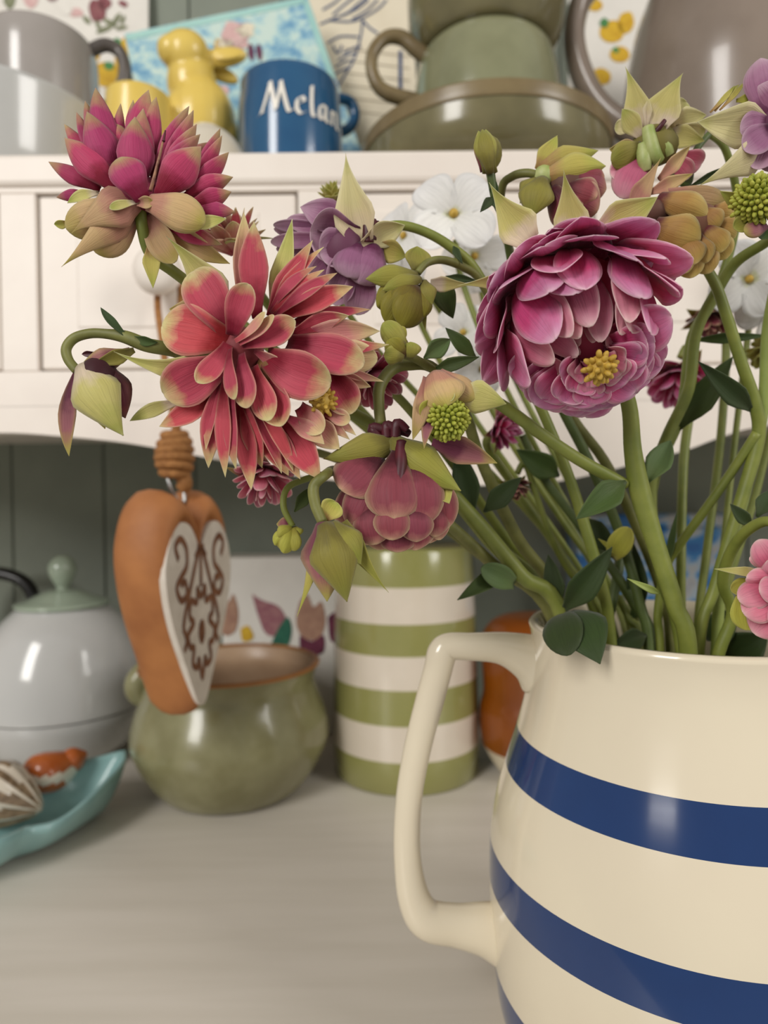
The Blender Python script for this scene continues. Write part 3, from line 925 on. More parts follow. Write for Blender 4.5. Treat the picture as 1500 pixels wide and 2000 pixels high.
# olive pot with wide mouth
pf = table_pos(455, 1580)
pr = .041
pc = V((pf.x * (1 + pr / pf.length), pf.y * (1 + pr / pf.length), TZ))
root = thing('pot', 'rounded olive stoneware pot with brown rim and lug handle', 'pot', pc)
pd = pc.y
R0 = 196 * pd / F * .965
Rm = 178 * pd / F * .965
hp_ = at(450, 1298, pd).z - TZ
outp = spl([(pr, 0), (pr + .008, .002), (R0 * .86, hp_ * .17), (R0 * .985, hp_ * .37), (R0, hp_ * .5), (R0 * .95, hp_ * .66), (Rm * .95, hp_ * .84), (Rm * .955, hp_ * .93), (Rm, hp_)], 5)
lathe('pot_body', [(.0001, 0)] + outp, pc, ['pot'], root, 72)
lathe('pot_rim', spl([(Rm, hp_ - .0005), (Rm + .0006, hp_ + .001), (Rm - .002, hp_ + .002), (Rm - .0042, hp_ + .0005)], 3), pc, ['pot_rim'], root, 72)
inn = [(r_ - .004, z_) for r_, z_ in outp if z_ > .004]
lathe('pot_inside', (inn[::-1] + [(.0001, .005)]), pc, ['pot_in'], root, 72)
tube('lug_handle', [at(300, 1300, pd), at(278, 1315, pd - .002), at(266, 1338, pd - .003), at(275, 1358, pd - .002), at(305, 1362, pd)], [.008, .008, .0085, .008, .008], 'pot', root, seg=12)

# white lidded tureen
tf = .55
tb = table_pos(125, 1495)
tc_ = V((at(127, 1400, tf).x, at(127, 1400, tf).y, TZ))
root = thing('lidded_bowl', 'pale grey porcelain bowl with domed lid and celadon knob', 'bowl', tc_)
RT = 158 * tf / F * .985
zs_ = at(125, 1372, tf).z - TZ
outp = spl([(RT * .5, 0), (RT * .62, .003), (RT * .86, zs_ * .35), (RT * .985, zs_ * .78), (RT, zs_)], 6)
lathe('bowl_body', [(.0001, 0)] + outp, tc_, ['porcelain'], root, 72)
zl = at(125, 1180, tf).z - TZ
ld = spl([(RT * 1.005, zs_ + .0008), (RT * 1.0, zs_ + .006), (RT * .93, zs_ + (zl - zs_) * .45), (RT * .76, zs_ + (zl - zs_) * .78), (RT * .5, zl)], 6)
lid_ = lathe('lid', [(RT * .95, zs_ + .0006)] + ld + [(.0001, zl + .001)], tc_, ['porcelain'], root, 72)
zk = at(127, 1152, tf).z - TZ
lathe('lid_collar', spl([(RT * .54, zl - .001), (RT * .55, zl + .002), (RT * .4, zl + .0055), (RT * .18, zk), (.0001, zk + .0005)], 4), tc_, ['celadon'], lid_, 48)
lathe('knob', spl([(.0048, zk - .002), (.005, zk + .003), (.0078, zk + .008), (.0108, zk + .0155), (.0098, zk + .0225), (.005, zk + .0275), (.0001, zk + .0285)], 4), tc_, ['celadon'], lid_, 36)

# black kettle behind it
kc = V((at(-40, 1300, .60).x, at(-40, 1300, .60).y - .0, TZ))
root = thing('teapot', 'black teapot with curved handle behind the pale lidded bowl', 'teapot', kc)
lathe('pot_body', hollow(spl([(.025, 0), (.032, .004), (.036, .03), (.030, .055), (.018, .066)], 5), .003), kc, ['black'], root, 40)
tube('handle', [at(-85, 1230, .60), at(-70, 1150, .60), at(-20, 1120, .60), at(40, 1132, .60), at(66, 1170, .60), at(62, 1230, .60), at(30, 1260, .60)], .0058, 'black', root)

# teal leaf dish with shells
tip = at(243, 1470, .466)
axd = V((-.56, -.83, 0)).normalized(); LD = .175
sd = V((-axd.y, axd.x, 0))       # towards the camera's right
root = thing('leaf_dish', 'pale teal leaf-shaped dish holding two shells', 'dish', (tip.x, tip.y, TZ))
nu, nv = 16, 34
vs, fs = [], []
tipz = tip.z - TZ
for i in range(nv + 1):
    v = i / nv
    wd = .037 * math.sin(math.pi * v) ** .72 + .0006
    dep = .026 + .003 * math.sin(v * 11)
    up_ = max(0, 1 - v / .16) ** 1.6
    for j in range(nu + 1):
        th = math.radians(80) * (2 * j / nu - 1)
        pinch = 1 - .2 * math.exp(-((v - .50) / .05) ** 2) * (1 if th > .3 else 0)
        h = dep * (1 - math.cos(th)) / (1 - math.cos(math.radians(80)))
        h = h + (tipz - h) * up_
        vs.append(V((tip.x, tip.y, TZ + .0016)) + axd * (LD * v) + sd * (math.sin(th) * wd * pinch + .006 * math.sin(math.pi * v)) + V((0, 0, h)))
m_ = nu + 1
for i in range(nv):
    for j in range(nu):
        fs.append((i * m_ + j, i * m_ + j + 1, (i + 1) * m_ + j + 1, (i + 1) * m_ + j))
mesh('dish_body', vs, fs, 'teal', root, solid=.0028)
# orange and white shell
def shell(name, label, ctr, axis, length, rad, mats, ribs=0, cut=.2):
    root = thing(name, label, 'shell', ctr)
    ax = V(axis).normalized(); u = ax.orthogonal().normalized(); w_ = ax.cross(u)
    vs, fs, mi = [], [], []
    N, S = 22, 40
    for i in range(N + 1):
        t = i / N
        r_ = rad * (math.sin(math.pi * (t ** .75)) ** .75) + .0002
        for k in range(S):
            an = 2 * math.pi * k / S
            r2 = r_ * (1 + (.07 * math.sin(an * ribs) if ribs else 0) + .12 * math.cos(an - 5 * t))
            vs.append(V(ctr) + ax * (t - .5) * length + (u * math.cos(an) + w_ * math.sin(an)) * r2)
    for i in range(N):
        for k in range(S):
            fs.append((i * S + k, i * S + (k + 1) % S, (i + 1) * S + (k + 1) % S, (i + 1) * S + k))
            p = (vs[fs[-1][0]] - V(ctr)).z
            t = (i + .5) / N
            band = p > rad * cut or (p < -rad * .25 and .2 < t < .6)
            if ribs: band = math.sin(2 * math.pi * (k + .5) / S * ribs + 3 * t) > -.45
            mi.append(0 if band else (1 if len(mats) > 1 else 0))
    mesh('shell_body', vs, fs, mats, root, midx=mi)
    if ribs: return root
    # whorl at the end
    v, f_ = merge([ellipsoid_data(V(ctr) + ax * length * (.30 + .08 * q), (rad * (.62 - .18 * q),) * 3, 16, 10) for q in range(3)])
    mesh('whorl', v, f_, mats[0], root)
    return root
shell('seashell', 'glossy orange and white shell lying in the teal dish', at(104, 1503, .4445), (.82, .5, .32), .040, .0134, ['shell_o', 'shell_w'])
shell('seashell', 'brown ribbed shell at the edge of the teal dish', at(18, 1554, .414), (.80, -.1, -.30), .046, .0172, ['shell_b', 'shell_w'], ribs=10)

# white planter with painted tulips at the back
c = thing('planter_box', 'white tin box painted with tulips, behind the olive pot', 'box', at(560, 1300, .62))
c.location.z = TZ
x0_, x1_ = at(432, 1200, .585).x, at(700, 1200, .585).x
zt_ = at(560, 1088, .585).z
box('tin_body', x0_, x1_, .585, .63, TZ, zt_, 'white_card', c, .003)
def ff(px, py, lift=.0006):
    r = at(px, py, 1)
    p = r * (.585 / r.y)
    return V((p.x, p.y - lift, p.z))
print_shape('painted_tulip', ff, [(492, 1160), (512, 1172), (545, 1185), (560, 1215), (545, 1240), (520, 1238), (505, 1205)], 'tul_pink', c)
print_shape('painted_tulip', ff, [(585, 1175), (600, 1160), (612, 1185), (628, 1175), (636, 1215), (622, 1248), (592, 1245), (578, 1215)], 'tul_tan', c)
print_shape('painted_tulip', ff, [(432, 1160), (446, 1175), (456, 1160), (466, 1195), (460, 1232), (438, 1240), (425, 1205)], 'tul_tan', c)
print_shape('painted_tulip', ff, [(640, 1205), (655, 1195), (668, 1212), (662, 1250), (645, 1250)], 'tul_dark', c)
print_shape('painted_leaf', ff, [(545, 1225), (562, 1205), (570, 1230), (560, 1262), (530, 1262)], 'tul_green', c, .0009)
print_shape('painted_leaf', ff, [(585, 1240), (610, 1252), (632, 1240), (630, 1275), (590, 1275)], 'tul_dark', c, .0009)
print_shape('painted_leaf', ff, [(470, 1228), (485, 1222), (495, 1245), (475, 1252)], 'lemon', c, .0009)

# amber and cream pot behind the jug
oc = V((at(1052, 1400, .50).x, at(1052, 1400, .50).y, TZ))
root = thing('honey_pot', 'amber glazed pot with a cream foot, behind the blue striped jug', 'pot', oc)
ro_ = 115 * .50 / F
zsp = at(950, 1462, .49).z - TZ
zz_ = at(950, 1290, .49).z - TZ
lathe('pot_body', [(.0001, 0), (ro_ * .62, 0)] + spl([(ro_ * .66, .003), (ro_ * .82, zsp * .55), (ro_ * .95, zsp)], 5), oc, ['stone_cream'], root, 56)
lathe('pot_glaze', spl([(ro_ * .95, zsp), (ro_ * 1.0, zsp + .014), (ro_ * .99, zsp + .028), (ro_ * .93, zsp + .04), (ro_ * .95, zz_ + .004), (ro_ * .9, zz_ + .02), (ro_ * .6, zz_ + .03), (.0001, zz_ + .031)], 5), oc, ['amber'], root, 56)
# blue painted tin at the back
c = thing('tin_box', 'blue and white painted tin behind the flower stems', 'tin', at(1280, 1300, .60))
c.location.z = TZ
x0_, x1_ = at(1128, 1100, .60).x, at(1434, 1100, .60).x
zt_ = at(1280, 1004, .60).z
box('tin_body', x0_, x1_, .60, .635, TZ, zt_ - .012, 'blue_scene', c, .003)
box('tin_lid', x0_ - .001, x1_ + .001, .599, .636, zt_ - .012, zt_, 'blue_scene', c, .003)

# ------------------------------------------------------------------ hanging heart
HD = .385
hc = at(334, 1172, HD)
root = thing('hanging_heart', 'terracotta heart with white carved face, hanging from the drawer knob', 'ornament', at(368, 1392, HD))
def heart2d():
    half = [(0, .60), (.10, .76), (.30, .92), (.56, .95), (.82, .80), (.98, .50), (.93, .18), (.75, -.16), (.50, -.48), (.29, -.76), (.14, -.94), (0, -1.0)]
    pts = half + [(-a, b) for a, b in half[-2:0:-1]]
    q = smooth_path([(a, b, 0) for a, b in pts + [pts[0]]], 3)[:-1]
    return [(p[0], p[1]) for p in q]
ang = math.radians(69)
hw, hh, ht = .0350, .0660, .0205
fx = V((math.cos(ang), math.sin(ang), 0)); fn = V((math.sin(ang), -math.cos(ang), 0)); fz = V((0, 0, 1))
H2 = heart2d()
def hp3(a, b, dpt):
    bb = b if b > 0 else -abs(b) ** 1.0
    return hc + fx * (a * hw) + fz * (bb * hh) + fn * dpt
vs, fs = [], []
lay = [(.0, -ht * .96), (.45, -ht * .94), (.72, -ht * .82), (.9, -ht * .6), (.98, -ht * .3), (1.0, 0), (.98, ht * .4), (.92, ht * .72), (.84, ht * .92), (.76, ht), (.70, ht * .98), (.685, ht * .86), (.0, ht * .86)]
nH = len(H2)
for s_, dp in lay:
    for (a, b) in H2:
        cy = -.02
        vs.append(hp3(a * s_, cy + (b - cy) * (s_ + (1 - s_) * .25 if s_ > .6 else s_), dp))
for i in range(len(lay) - 1):
    for k in range(nH):
        fs.append((i * nH + k, i * nH + (k + 1) % nH, (i + 1) * nH + (k + 1) % nH, (i + 1) * nH + k))
mesh('heart_body', vs, fs, 'terra', root)
face = [(a * .86, -.10 + (b + .02) * .80) for a, b in H2]
vs = [hp3(a, b, ht * 1.0) for a, b in face] + [hp3(a, b, ht * .8) for a, b in face] + [hp3(0, -.12, ht * 1.0)]
fs = [(i, (i + 1) % nH, 2 * nH) for i in range(nH)] + [(i, i + nH, (i + 1) % nH + nH, (i + 1) % nH) for i in range(nH)]
wf_ = mesh('white_face', vs, fs, 'heart_white', root, smooth=False)
car = [[(-.55, .42), (-.62, .52), (-.5, .58), (-.36, .5), (-.36, .36), (-.5, .28), (-.6, .2), (-.5, .1), (-.36, .14), (-.4, .24), (-.5, .22)],
       [(.55, .42), (.62, .52), (.5, .58), (.36, .5), (.36, .36), (.5, .28), (.6, .2), (.5, .1), (.36, .14), (.4, .24), (.5, .22)],
       [(-.04, .5), (-.2, .28), (-.4, .0), (-.46, -.12)], [(.04, .5), (.2, .28), (.4, .0), (.46, -.12)], [(0, .48), (0, .3), (0, .18)],
       [(-.08, .5), (.08, .5)], [(-.14, .42), (-.02, .5)], [(.14, .42), (.02, .5)],
       [(-.46, -.12), (-.38, -.22), (-.44, -.3)], [(.46, -.12), (.38, -.22), (.44, -.3)],
       [(-.1, .18), (-.12, .06), (-.26, .08), (-.3, -.04), (-.2, -.1), (-.34, -.18), (-.3, -.28), (-.2, -.3), (-.24, -.42), (-.12, -.46), (-.08, -.4), (0, -.56), (.08, -.4),
        (.12, -.46), (.24, -.42), (.2, -.3), (.3, -.28), (.34, -.18), (.2, -.1), (.3, -.04), (.26, .08), (.12, .06), (.1, .18), (0, .1), (-.1, .18)],
       [(-.03, -.12), (-.05, -.2), (0, -.26), (.05, -.2), (.03, -.12), (-.03, -.12)], [(0, -.12), (0, -.25)]]
ribbons('carved_pattern', None, None, None, None, [[(a, b) for a, b in l_] for l_ in car], 0.055, 'carve', wf_, warp=lambda a, b: hp3(a * 1.0, b * 1.05 - .06, ht * 1.0 + .0004), n=5)
# wire loop, twine knot and cord
tube('wire_loop', [at(352, 985, HD), at(332, 950, HD - .004), at(330, 925, HD - .003), at(345, 915, HD), at(358, 930, HD + .004), at(360, 985, HD + .002)], .0011, 'wire', root, seg=8)
for k in range(6):
    yk = 850 + k * 15
    wk = [27, 34, 37, 38, 36, 30][k]
    cK = at(341, yk, HD)
    pts = []
    for q in range(17):
        an = 2 * math.pi * q / 16
        pts.append(cK + V((math.cos(an) * (wk - 8) * HD / F, math.sin(an) * (wk - 8) * HD / F, (math.sin(an * 1 + k) * 3) * HD / F)))
    tube('twine_coil', pts, 9.5 * HD / F, 'twine', root, seg=8, n=2)
v, fc = ellipsoid_data(at(341, 888, HD), (.0075, .0075, .014), 14, 10); mesh('twine_core', v, fc, 'twine', root)
tube('twine_end', [at(352, 925, HD), at(362, 942, HD - .001), at(356, 955, HD)], .0042, 'twine', root, seg=8)
kn = at(330, 547, DF - .012)
tube('hanging_cord', [at(344, 850, HD), at(330, 760, HD + .002), at(316, 660, HD + .008), at(308, 600, DF - .012), at(310, 555, DF - .0125), at(322, 528, DF - .0125), at(340, 528, DF - .0125),
                      at(352, 556, DF - .0125), at(352, 620, DF - .013), at(350, 720, HD + .004), at(346, 850, HD)], .0021, 'twine', root, seg=8)

# ------------------------------------------------------------------ blue striped jug
JA, JD = .4238, .2677
jx, jy = math.sin(JA) * JD, math.cos(JA) * JD
jug = thing('striped_jug', 'cream jug with wide blue bands holding the columbines', 'jug', (jx, jy, TZ))
kz = JD
prof = [(.0001, 0), (.056, 0), (.060, .003), (.0655, .009), (-.1725 * 0 + .0688, .0175), (.0705, .0325), (.0716, .048), (.0720, -.1418 - TZ), (.0716, -.127 - TZ), (.0694, -.113 - TZ),
        (.0656, -.0994 - TZ), (.0612, -.0852 - TZ), (.0585, -.075 - TZ), (.0566, -.066 - TZ), (.0556, -.058 - TZ), (.0558, -.051 - TZ), (.0566, -.0465 - TZ)]
def refine(p, n=4):
    return [(a, b) for a, b, _ in smooth_path([(q[0], q[1], 0) for q in p], n)]
P_ = refine(prof)
bands = [(.0175, .0325), (-.1418 - TZ, -.127 - TZ), (-.0994 - TZ, -.0852 - TZ)]
P2 = []
for i, (r_, z_) in enumerate(P_):
    zm = (z_ + P_[min(i + 1, len(P_) - 1)][1]) / 2
    P2.append((r_, z_, 1 if any(a < zm < b for a, b in bands) else 0))
rim_r, rim_z = P_[-1]
P2 += [(rim_r - .001, rim_z + .0012, 0), (rim_r - .0028, rim_z + .0012, 0), (rim_r - .0040, rim_z - .001, 0)]
P2 += [(r_ - .0042, max(z_, .006), 0) for r_, z_ in P_[::-1][2:-5]] + [(.0001, .006, 0)]
def spout(q, a, p):
    z_ = p[1]
    k = max(0, (z_ - .118) / (rim_z - .118))
    s_ = max(0.0, math.cos(a - .05)) ** 6
    d = V((math.cos(a), math.sin(a), 0))
    return q + d * (s_ * k * k * .016) + V((0, 0, s_ * k * k * .006))
lathe('jug_body', P2, (jx, jy, TZ), ['cream_glaze', 'blue_glaze'], jug, 128, warp=spout)
hd = .252
tube('handle', [at(1060, 1302, hd), at(1031, 1283, hd), at(980, 1266, hd - .001), at(920, 1263, hd - .002), at(880, 1263, hd - .002), at(864, 1274, hd - .002), at(856, 1305, hd - .002), at(840, 1365, hd - .002), at(818, 1450, hd - .002),
                at(801, 1540, hd - .002), at(795, 1620, hd - .002), at(797, 1690, hd - .002), at(809, 1755, hd - .002), at(836, 1796, hd - .002), at(890, 1807, hd - .001), at(945, 1814, hd), at(985, 1824, hd + .001)],
     [q * hd / F for q in (62, 47, 32, 27, 27, 29, 28, 28, 27, 26, 26, 27, 32, 38, 40, 50, 62)], 'cream_glaze', jug, seg=20, n=6, flat=.85)

# ------------------------------------------------------------------ flowers
RZ = -.047
def jug_in(px, d=.215, depth=.04):
    """a stem's foot inside the jug"""
    p = at(px, 1290, d)
    return V((jx + (p.x - jx) * .5, jy + (p.y - jy) * .3, TZ + .02))
def full_stem(fl, pts, r, mat='stem', name='stem'):
    """pts in photo pixels with absolute distance; r in pixels at that distance"""
    return tube(name, [at(a, b, d) if not isinstance(a, V) else a for a, b, d in pts], [q * p[2] / F for q, p in zip(r, pts)], mat, fl.o, seg=12)
def stem_to_jug(fl, pts, r, mat='stem'):
    foot = fl.foot
    P3 = [at(*p) for p in pts] + [(at(*pts[-1]) * .45 + foot * .55), foot]
    R3 = [q * p[2] / F for q, p in zip(r, pts)]
    R3 += [R3[-1]] * 2
    return tube('stem', P3, R3, mat, fl.o, seg=12)
def leaf(fl, b, t, wd, mat='leaf', bend=.08, cup=.12, roll=0, kind='leaf', curl=0, d=None, name='leaf'):
    """leaf between two photo points with absolute distances"""
    B, T = at(*b), at(*t)
    ax = (T - B); L_ = ax.length; ax.normalize()
    n = -((B + T) / 2).normalized(); n = (n - ax * n.dot(ax)).normalized()
    n = Matrix.Rotation(math.radians(roll), 3, ax) @ n
    Ps = []
    for i in range(12):
        v = vmap(i, 12)
        Ps.append(B + ax * L_ * v + n * L_ * (bend * 4 * v * (1 - v) + curl * v ** 3))
    return petal(name, Ps, [n] * 12, wd * b[2] / F, kind, mat, fl.o, cup, .012, ph=RNG.uniform(0, 6), solid=.0003, fold=.1)

GR = 'columbines in the striped jug'
def mk(label, sheet, D, foot, name='columbine', cat='flower'):
    fl = Flower(name, label, cat, foot, sheet[0], sheet[1], sheet[2], D, GR)
    fl.foot = V(foot)
    return fl

# --- F3: big round pink pompom -------------------------------------------------
S6 = (900, 420, 3.261)
f3 = mk('large round pink columbine with ruffled rosette petals and yellow stamens', S6, .185, jug_in(1345))
ctr = (742, 672, -150)
C3 = f3.P(*ctr)
axis3 = f3.P(886, 985, 360) - C3
dn = (f3.P(900, 1100, -150) - f3.P(742, 672, -150)).normalized()
scales(f3, ctr, 604, axis3, [
    (166, 7, .22, .70, 50, 'rose_pale', 'broad', .06, .3),
    (163, 10, .27, .84, 55, 'rose_pale', 'broad', .10, .8),
    (156, 11, .36, .93, 58, 'rose_pale', 'broad', .14, .2),
    (146, 12, .46, .97, 60, 'rose', 'broad', .22, .6),
    (133, 12, .52, .98, 60, 'rose', 'broad', .26, .1),
    (119, 13, .56, .98, 60, 'rose', 'broad', .26, .7),
    (105, 13, .58, .99, 60, 'rose', 'broad', .24, .2),
    (92, 13, .60, .97, 58, 'rose', 'broad', .12, .6),
    (78, 12, .56, .92, 50, 'rose', 'broad', .04, .1),
], down=dn)
f3.ball(ctr, (400, 400, 400), 'rose')
f3.anthers((742 + 144 * .98, 672 + 313 * .96, 350), 84, 26, 'anther', .36, axis=axis3)
for b, t, wd in [((440, 170, -60), (180, -205, 10), 280), ((720, 150, -60), (655, -290, 20), 240)]:
    f3.petal(b, t, wd, 'long', 'sepal', bend=-.06, cup=.2, roll=5)
f3.petal((850, 120, -10), (1258, -115, 120), 250, 'point', 'sepal', bend=.08, cup=.2, roll=10)
f3.petal((300, 420, -200), (-20, 450, -160), 110, 'long', 'sepal', bend=.05)
f3.petal((1150, 330, -60), (1425, 275, 0), 190, 'blade', 'rose', bend=.12)
stem_to_jug(f3, [(1195, 690, .200), (1228, 790, .205), (1236, 880, .208), (1250, 960, .210), (1280, 1060, .211), (1318, 1180, .211), (1345, 1290, .212)], [14, 15, 17, 20, 18, 17, 17], 'stem')
leaf(f3, (1222, 940, .208), (1125, 1014, .203), 56, 'leaf', bend=.1)
leaf(f3, (1262, 945, .215), (1310, 860, .22), 50, 'leaf_pale', bend=.1)
leaf(f3, (1290, 1160, .209), (1225, 1130, .207), 14, 'stem_pale', bend=.2, name='tendril')

# --- F2: large coral star ------------------------------------------------------
S7 = (300, 420, 3.261)
f2 = mk('large coral red columbine with spiky yellow-tipped petals, wide open', S7, .178, jug_in(1100))
q = f2.petal
# outer sepals
q((430, 620, -170), (68, 128, -80), 300, 'long', 'sepal', bend=-.08, cup=.15, roll=-10, side=.05)
q((560, 620, -140), (572, -5, -90), 140, 'blade', 'coral_pale', bend=.02, roll=10)
q((760, 640, -140), (885, 30, -110), 170, 'point', 'sepal', bend=-.02, roll=-25)
q((430, 980, -90), (-250, 870, 110), 210, 'long', 'sepal', bend=.06, cup=.18, roll=0, side=-.08)
q((170, 1190, -140), (-150, 1312, -110), 95, 'blade', 'sepal', bend=.1)
q((330, 640, -200), (95, 600, -180), 200, 'point', 'sepal_p', bend=.04)
# upper petals
q((660, 660, -80), (640, 50, -40), 195, 'blade', 'coral', bend=.05, roll=0)
q((740, 650, -80), (1012, 160, -60), 165, 'point', 'coral', roll=-15)
q((750, 640, -90), (1082, 200, -90), 110, 'point', 'coral', roll=-30)
q((740, 620, -30), (1032, 318, 0), 84, 'blade', 'coral', roll=-35)
q((750, 625, -10), (1086, 345, 10), 90, 'blade', 'coral', roll=-35)
q((780, 640, 0), (1170, 372, 10), 100, 'blade', 'coral', roll=-25)
q((800, 660, -40), (1270, 460, -20), 150, 'blade', 'coral', roll=-10)
q((860, 700, -70), (1382, 590, -50), 120, 'point', 'coral', roll=-20)
q((880, 760, 0), (1242, 648, 60), 130, 'blade', 'coral', bend=-.1, roll=15)
q((900, 780, -60), (1440, 740, -60), 170, 'blade', 'coral_pale', roll=0)
q((900, 810, -50), (1500, 828, -10), 150, 'point', 'coral', bend=-.05)
q((950, 880, -90), (1425, 920, -60), 220, 'round', 'coral_pale', roll=10)
q((850, 820, -10), (1345, 960, 60), 260, 'broad', 'coral', bend=.08, curl=.05)
q((1150, 1010, -80), (1385, 1095, -60), 90, 'blade', 'coral_pale')
q((1180, 1000, -70), (1465, 1062, -60), 70, 'point', 'coral_pale')
q((1120, 1000, -80), (1275, 1262, -50), 230, 'broad', 'coral', roll=0, bend=.08)
# left petals
q((510, 770, -10), (250, 350, 30), 290, 'broad', 'coral', bend=.1, cup=.14, roll=-8)
q((500, 800, 0), (45, 690, 40), 330, 'broad', 'coral', bend=.1, cup=.14, roll=8)
q((460, 940, -20), (65, 1140, 20), 300, 'broad', 'coral', bend=.1, cup=.12, roll=0)
q((430, 1130, -60), (30, 1342, -50), 160, 'blade', 'coral', bend=.08, side=-.06)
# bottom fan
for b, t, wd, ro in [((430, 1040, -20), (350, 1500, 0), 100, 40), ((440, 1040, -30), (352, 1612, -30), 150, 10), ((455, 1030, 0), (470, 1672, 0), 120, 30), ((510, 1100, 10), (545, 1622, 20), 110, 35),
                     ((520, 1160, -30), (622, 1752, -40), 145, 0), ((560, 1180, -40), (692, 1612, -60), 140, 15), ((600, 1180, 0), (800, 1655, 0), 115, -35), ((640, 1200, 0), (895, 1625, 10), 115, -35),
                     ((680, 1240, -30), (935, 1685, -40), 140, 0), ((790, 1280, -40), (1062, 1685, -40), 210, 0), ((480, 1100, -60), (440, 1560, -70), 160, 0), ((620, 1220, -70), (860, 1660, -80), 180, 0)]:
    q(b, t, wd, 'blade', 'coral', roll=ro, bend=RNG.uniform(.03, .09))
q((850, 1290, 0), (1088, 1462, 20), 130, 'blade', 'coral_pale', roll=-20)
q((930, 1220, -20), (1080, 1385, 20), 170, 'broad', 'coral_pale')
q((1090, 1250, -40), (1250, 1312, -20), 110, 'broad', 'coral_pale')
q((1000, 1280, -80), (1185, 1490, -60), 180, 'blade', 'coral_pale')
q((1100, 1270, -80), (1290, 1400, -60), 90, 'point', 'coral_pale')
q((1080, 1280, -80), (1250, 1430, -70), 90, 'point', 'coral_pale')
# front petals
q((720, 900, 20), (1120, 1075, 150), 300, 'broad', 'coral', bend=.12, cup=.1, roll=10)
q((505, 770, 40), (610, 440, 130), 185, 'broad', 'coral', bend=.06, roll=-15)
q((520, 805, 80), (700, 615, 190), 85, 'broad', 'coral_pale', bend=-.1, roll=-50)
q((545, 820, 80), (765, 640, 190), 90, 'broad', 'coral_pale', bend=-.1, roll=-45)
q((560, 830, 60), (890, 665, 170), 190, 'round', 'coral', bend=-.08, roll=-25)
q((475, 820, 50), (275, 1060, 160), 150, 'broad', 'coral', bend=-.06, roll=20)
q((490, 850, 60), (515, 1172, 170), 115, 'round', 'coral', bend=.06, roll=45)
q((560, 880, 40), (615, 1235, 150), 170, 'round', 'coral', bend=.06, roll=30)
q((640, 960, 30), (745, 1312, 140), 185, 'round', 'coral', bend=.06, roll=25)
q((720, 1040, 10), (820, 1350, 120), 210, 'broad', 'coral', bend=.06, roll=15)
q((640, 860, 20), (900, 1000, 40), 120, 'blade', 'coral_pale', bend=.04, roll=40)
f2.ball((560, 860, -120), (150, 150, 150), 'coral')
f2.ball((860, 1010, -130), (230, 200, 160), 'core')
f2.anthers((1075, 1185, 0), 85, 26, 'anther', .3, axis=V((.45, -.75, -.35)))
stem_to_jug(f2, [(500, 690, .200), (600, 760, .215), (760, 850, .226), (880, 965, .238), (960, 1060, .2455), (1090, 1208, .2515)], [10, 11, 12, 13, 14, 15], 'stem')

# --- F1: magenta star at the drawer's upper corner ------------------------------
S8 = (90, 160, 4.054)
f1 = mk('magenta columbine with upright spiky petals and peach sepals, seen from below', S8, .185, jug_in(1110))
q = f1.petal
for b, t, wd, ro in [((560, 640, -110), (590, 185, -120), 100, 0), ((640, 560, -120), (690, 140, -130), 95, 0), ((570, 720, -60), (392, 38, -50), 200, 10), ((510, 720, -40), (312, 138, -30), 150, 20),
                     ((430, 720, -50), (240, 250, -40), 120, 20), ((390, 680, -70), (140, 322, -60), 115, 10), ((690, 720, -80), (812, 68, -90), 200, -10), ((770, 770, -40), (868, 95, -40), 190, -10),
                     ((770, 850, 10), (770, 212, 20), 210, 0), ((850, 850, -30), (1150, 184, -40), 165, 15), ((870, 860, 0), (1165, 225, 0), 170, 15), ((870, 870, 20), (1195, 335, 20), 170, 15),
                     ((870, 890, 40), (1215, 415, 50), 185, 15), ((1140, 800, -40), (1370, 370, -50), 120, 20), ((1150, 830, -20), (1382, 425, -10), 120, 20), ((1120, 880, 0), (1442, 555, 0), 150, 15),
                     ((1100, 910, 30), (1480, 755, 20), 160, 10), ((1150, 960, 40), (1466, 868, 30), 155, 10), ((1160, 1000, 20), (1500, 1030, 0), 130, 0), ((430, 850, -50), (28, 640, -30), 140, 10),
                     ((350, 890, -40), (80, 915, -20), 95, 0), ((700, 800, -60), (540, 300, -90), 220, 0), ((860, 840, -90), (980, 420, -110), 200, 0), ((1000, 860, -70), (1290, 480, -90), 200, 0)]:
    q(b, t, wd, 'blade', 'magenta', roll=ro, bend=RNG.uniform(.03, .1), cup=-.16)
q((560, 800, 20), (325, 245, 50), 275, 'blade', 'magenta', bend=.1, cup=-.18, roll=10)
q((580, 870, 60), (148, 445, 70), 250, 'blade', 'magenta', bend=.1, cup=-.18, roll=10)
q((740, 890, 80), (705, 295, 100), 285, 'blade', 'magenta', bend=.1, cup=-.18, roll=0)
q((880, 920, 100), (1228, 505, 120), 275, 'blade', 'magenta', bend=.1, cup=-.18, roll=-5)
q((770, 930, 130), (580, 600, 190), 285, 'broad', 'magenta', bend=.1, cup=-.16, roll=5)
f1.stem([(825, 860, 130), (860, 740, 150), (905, 560, 140), (940, 400, 110)], [14, 13, 11, 5], 'pistil', 'pistil')
f1.stem([(930, 470, 135), (945, 385, 112)], [12, 6], 'spur', 'stigma')
f1.ball((780, 900, -20), (190, 190, 130), 'magenta')
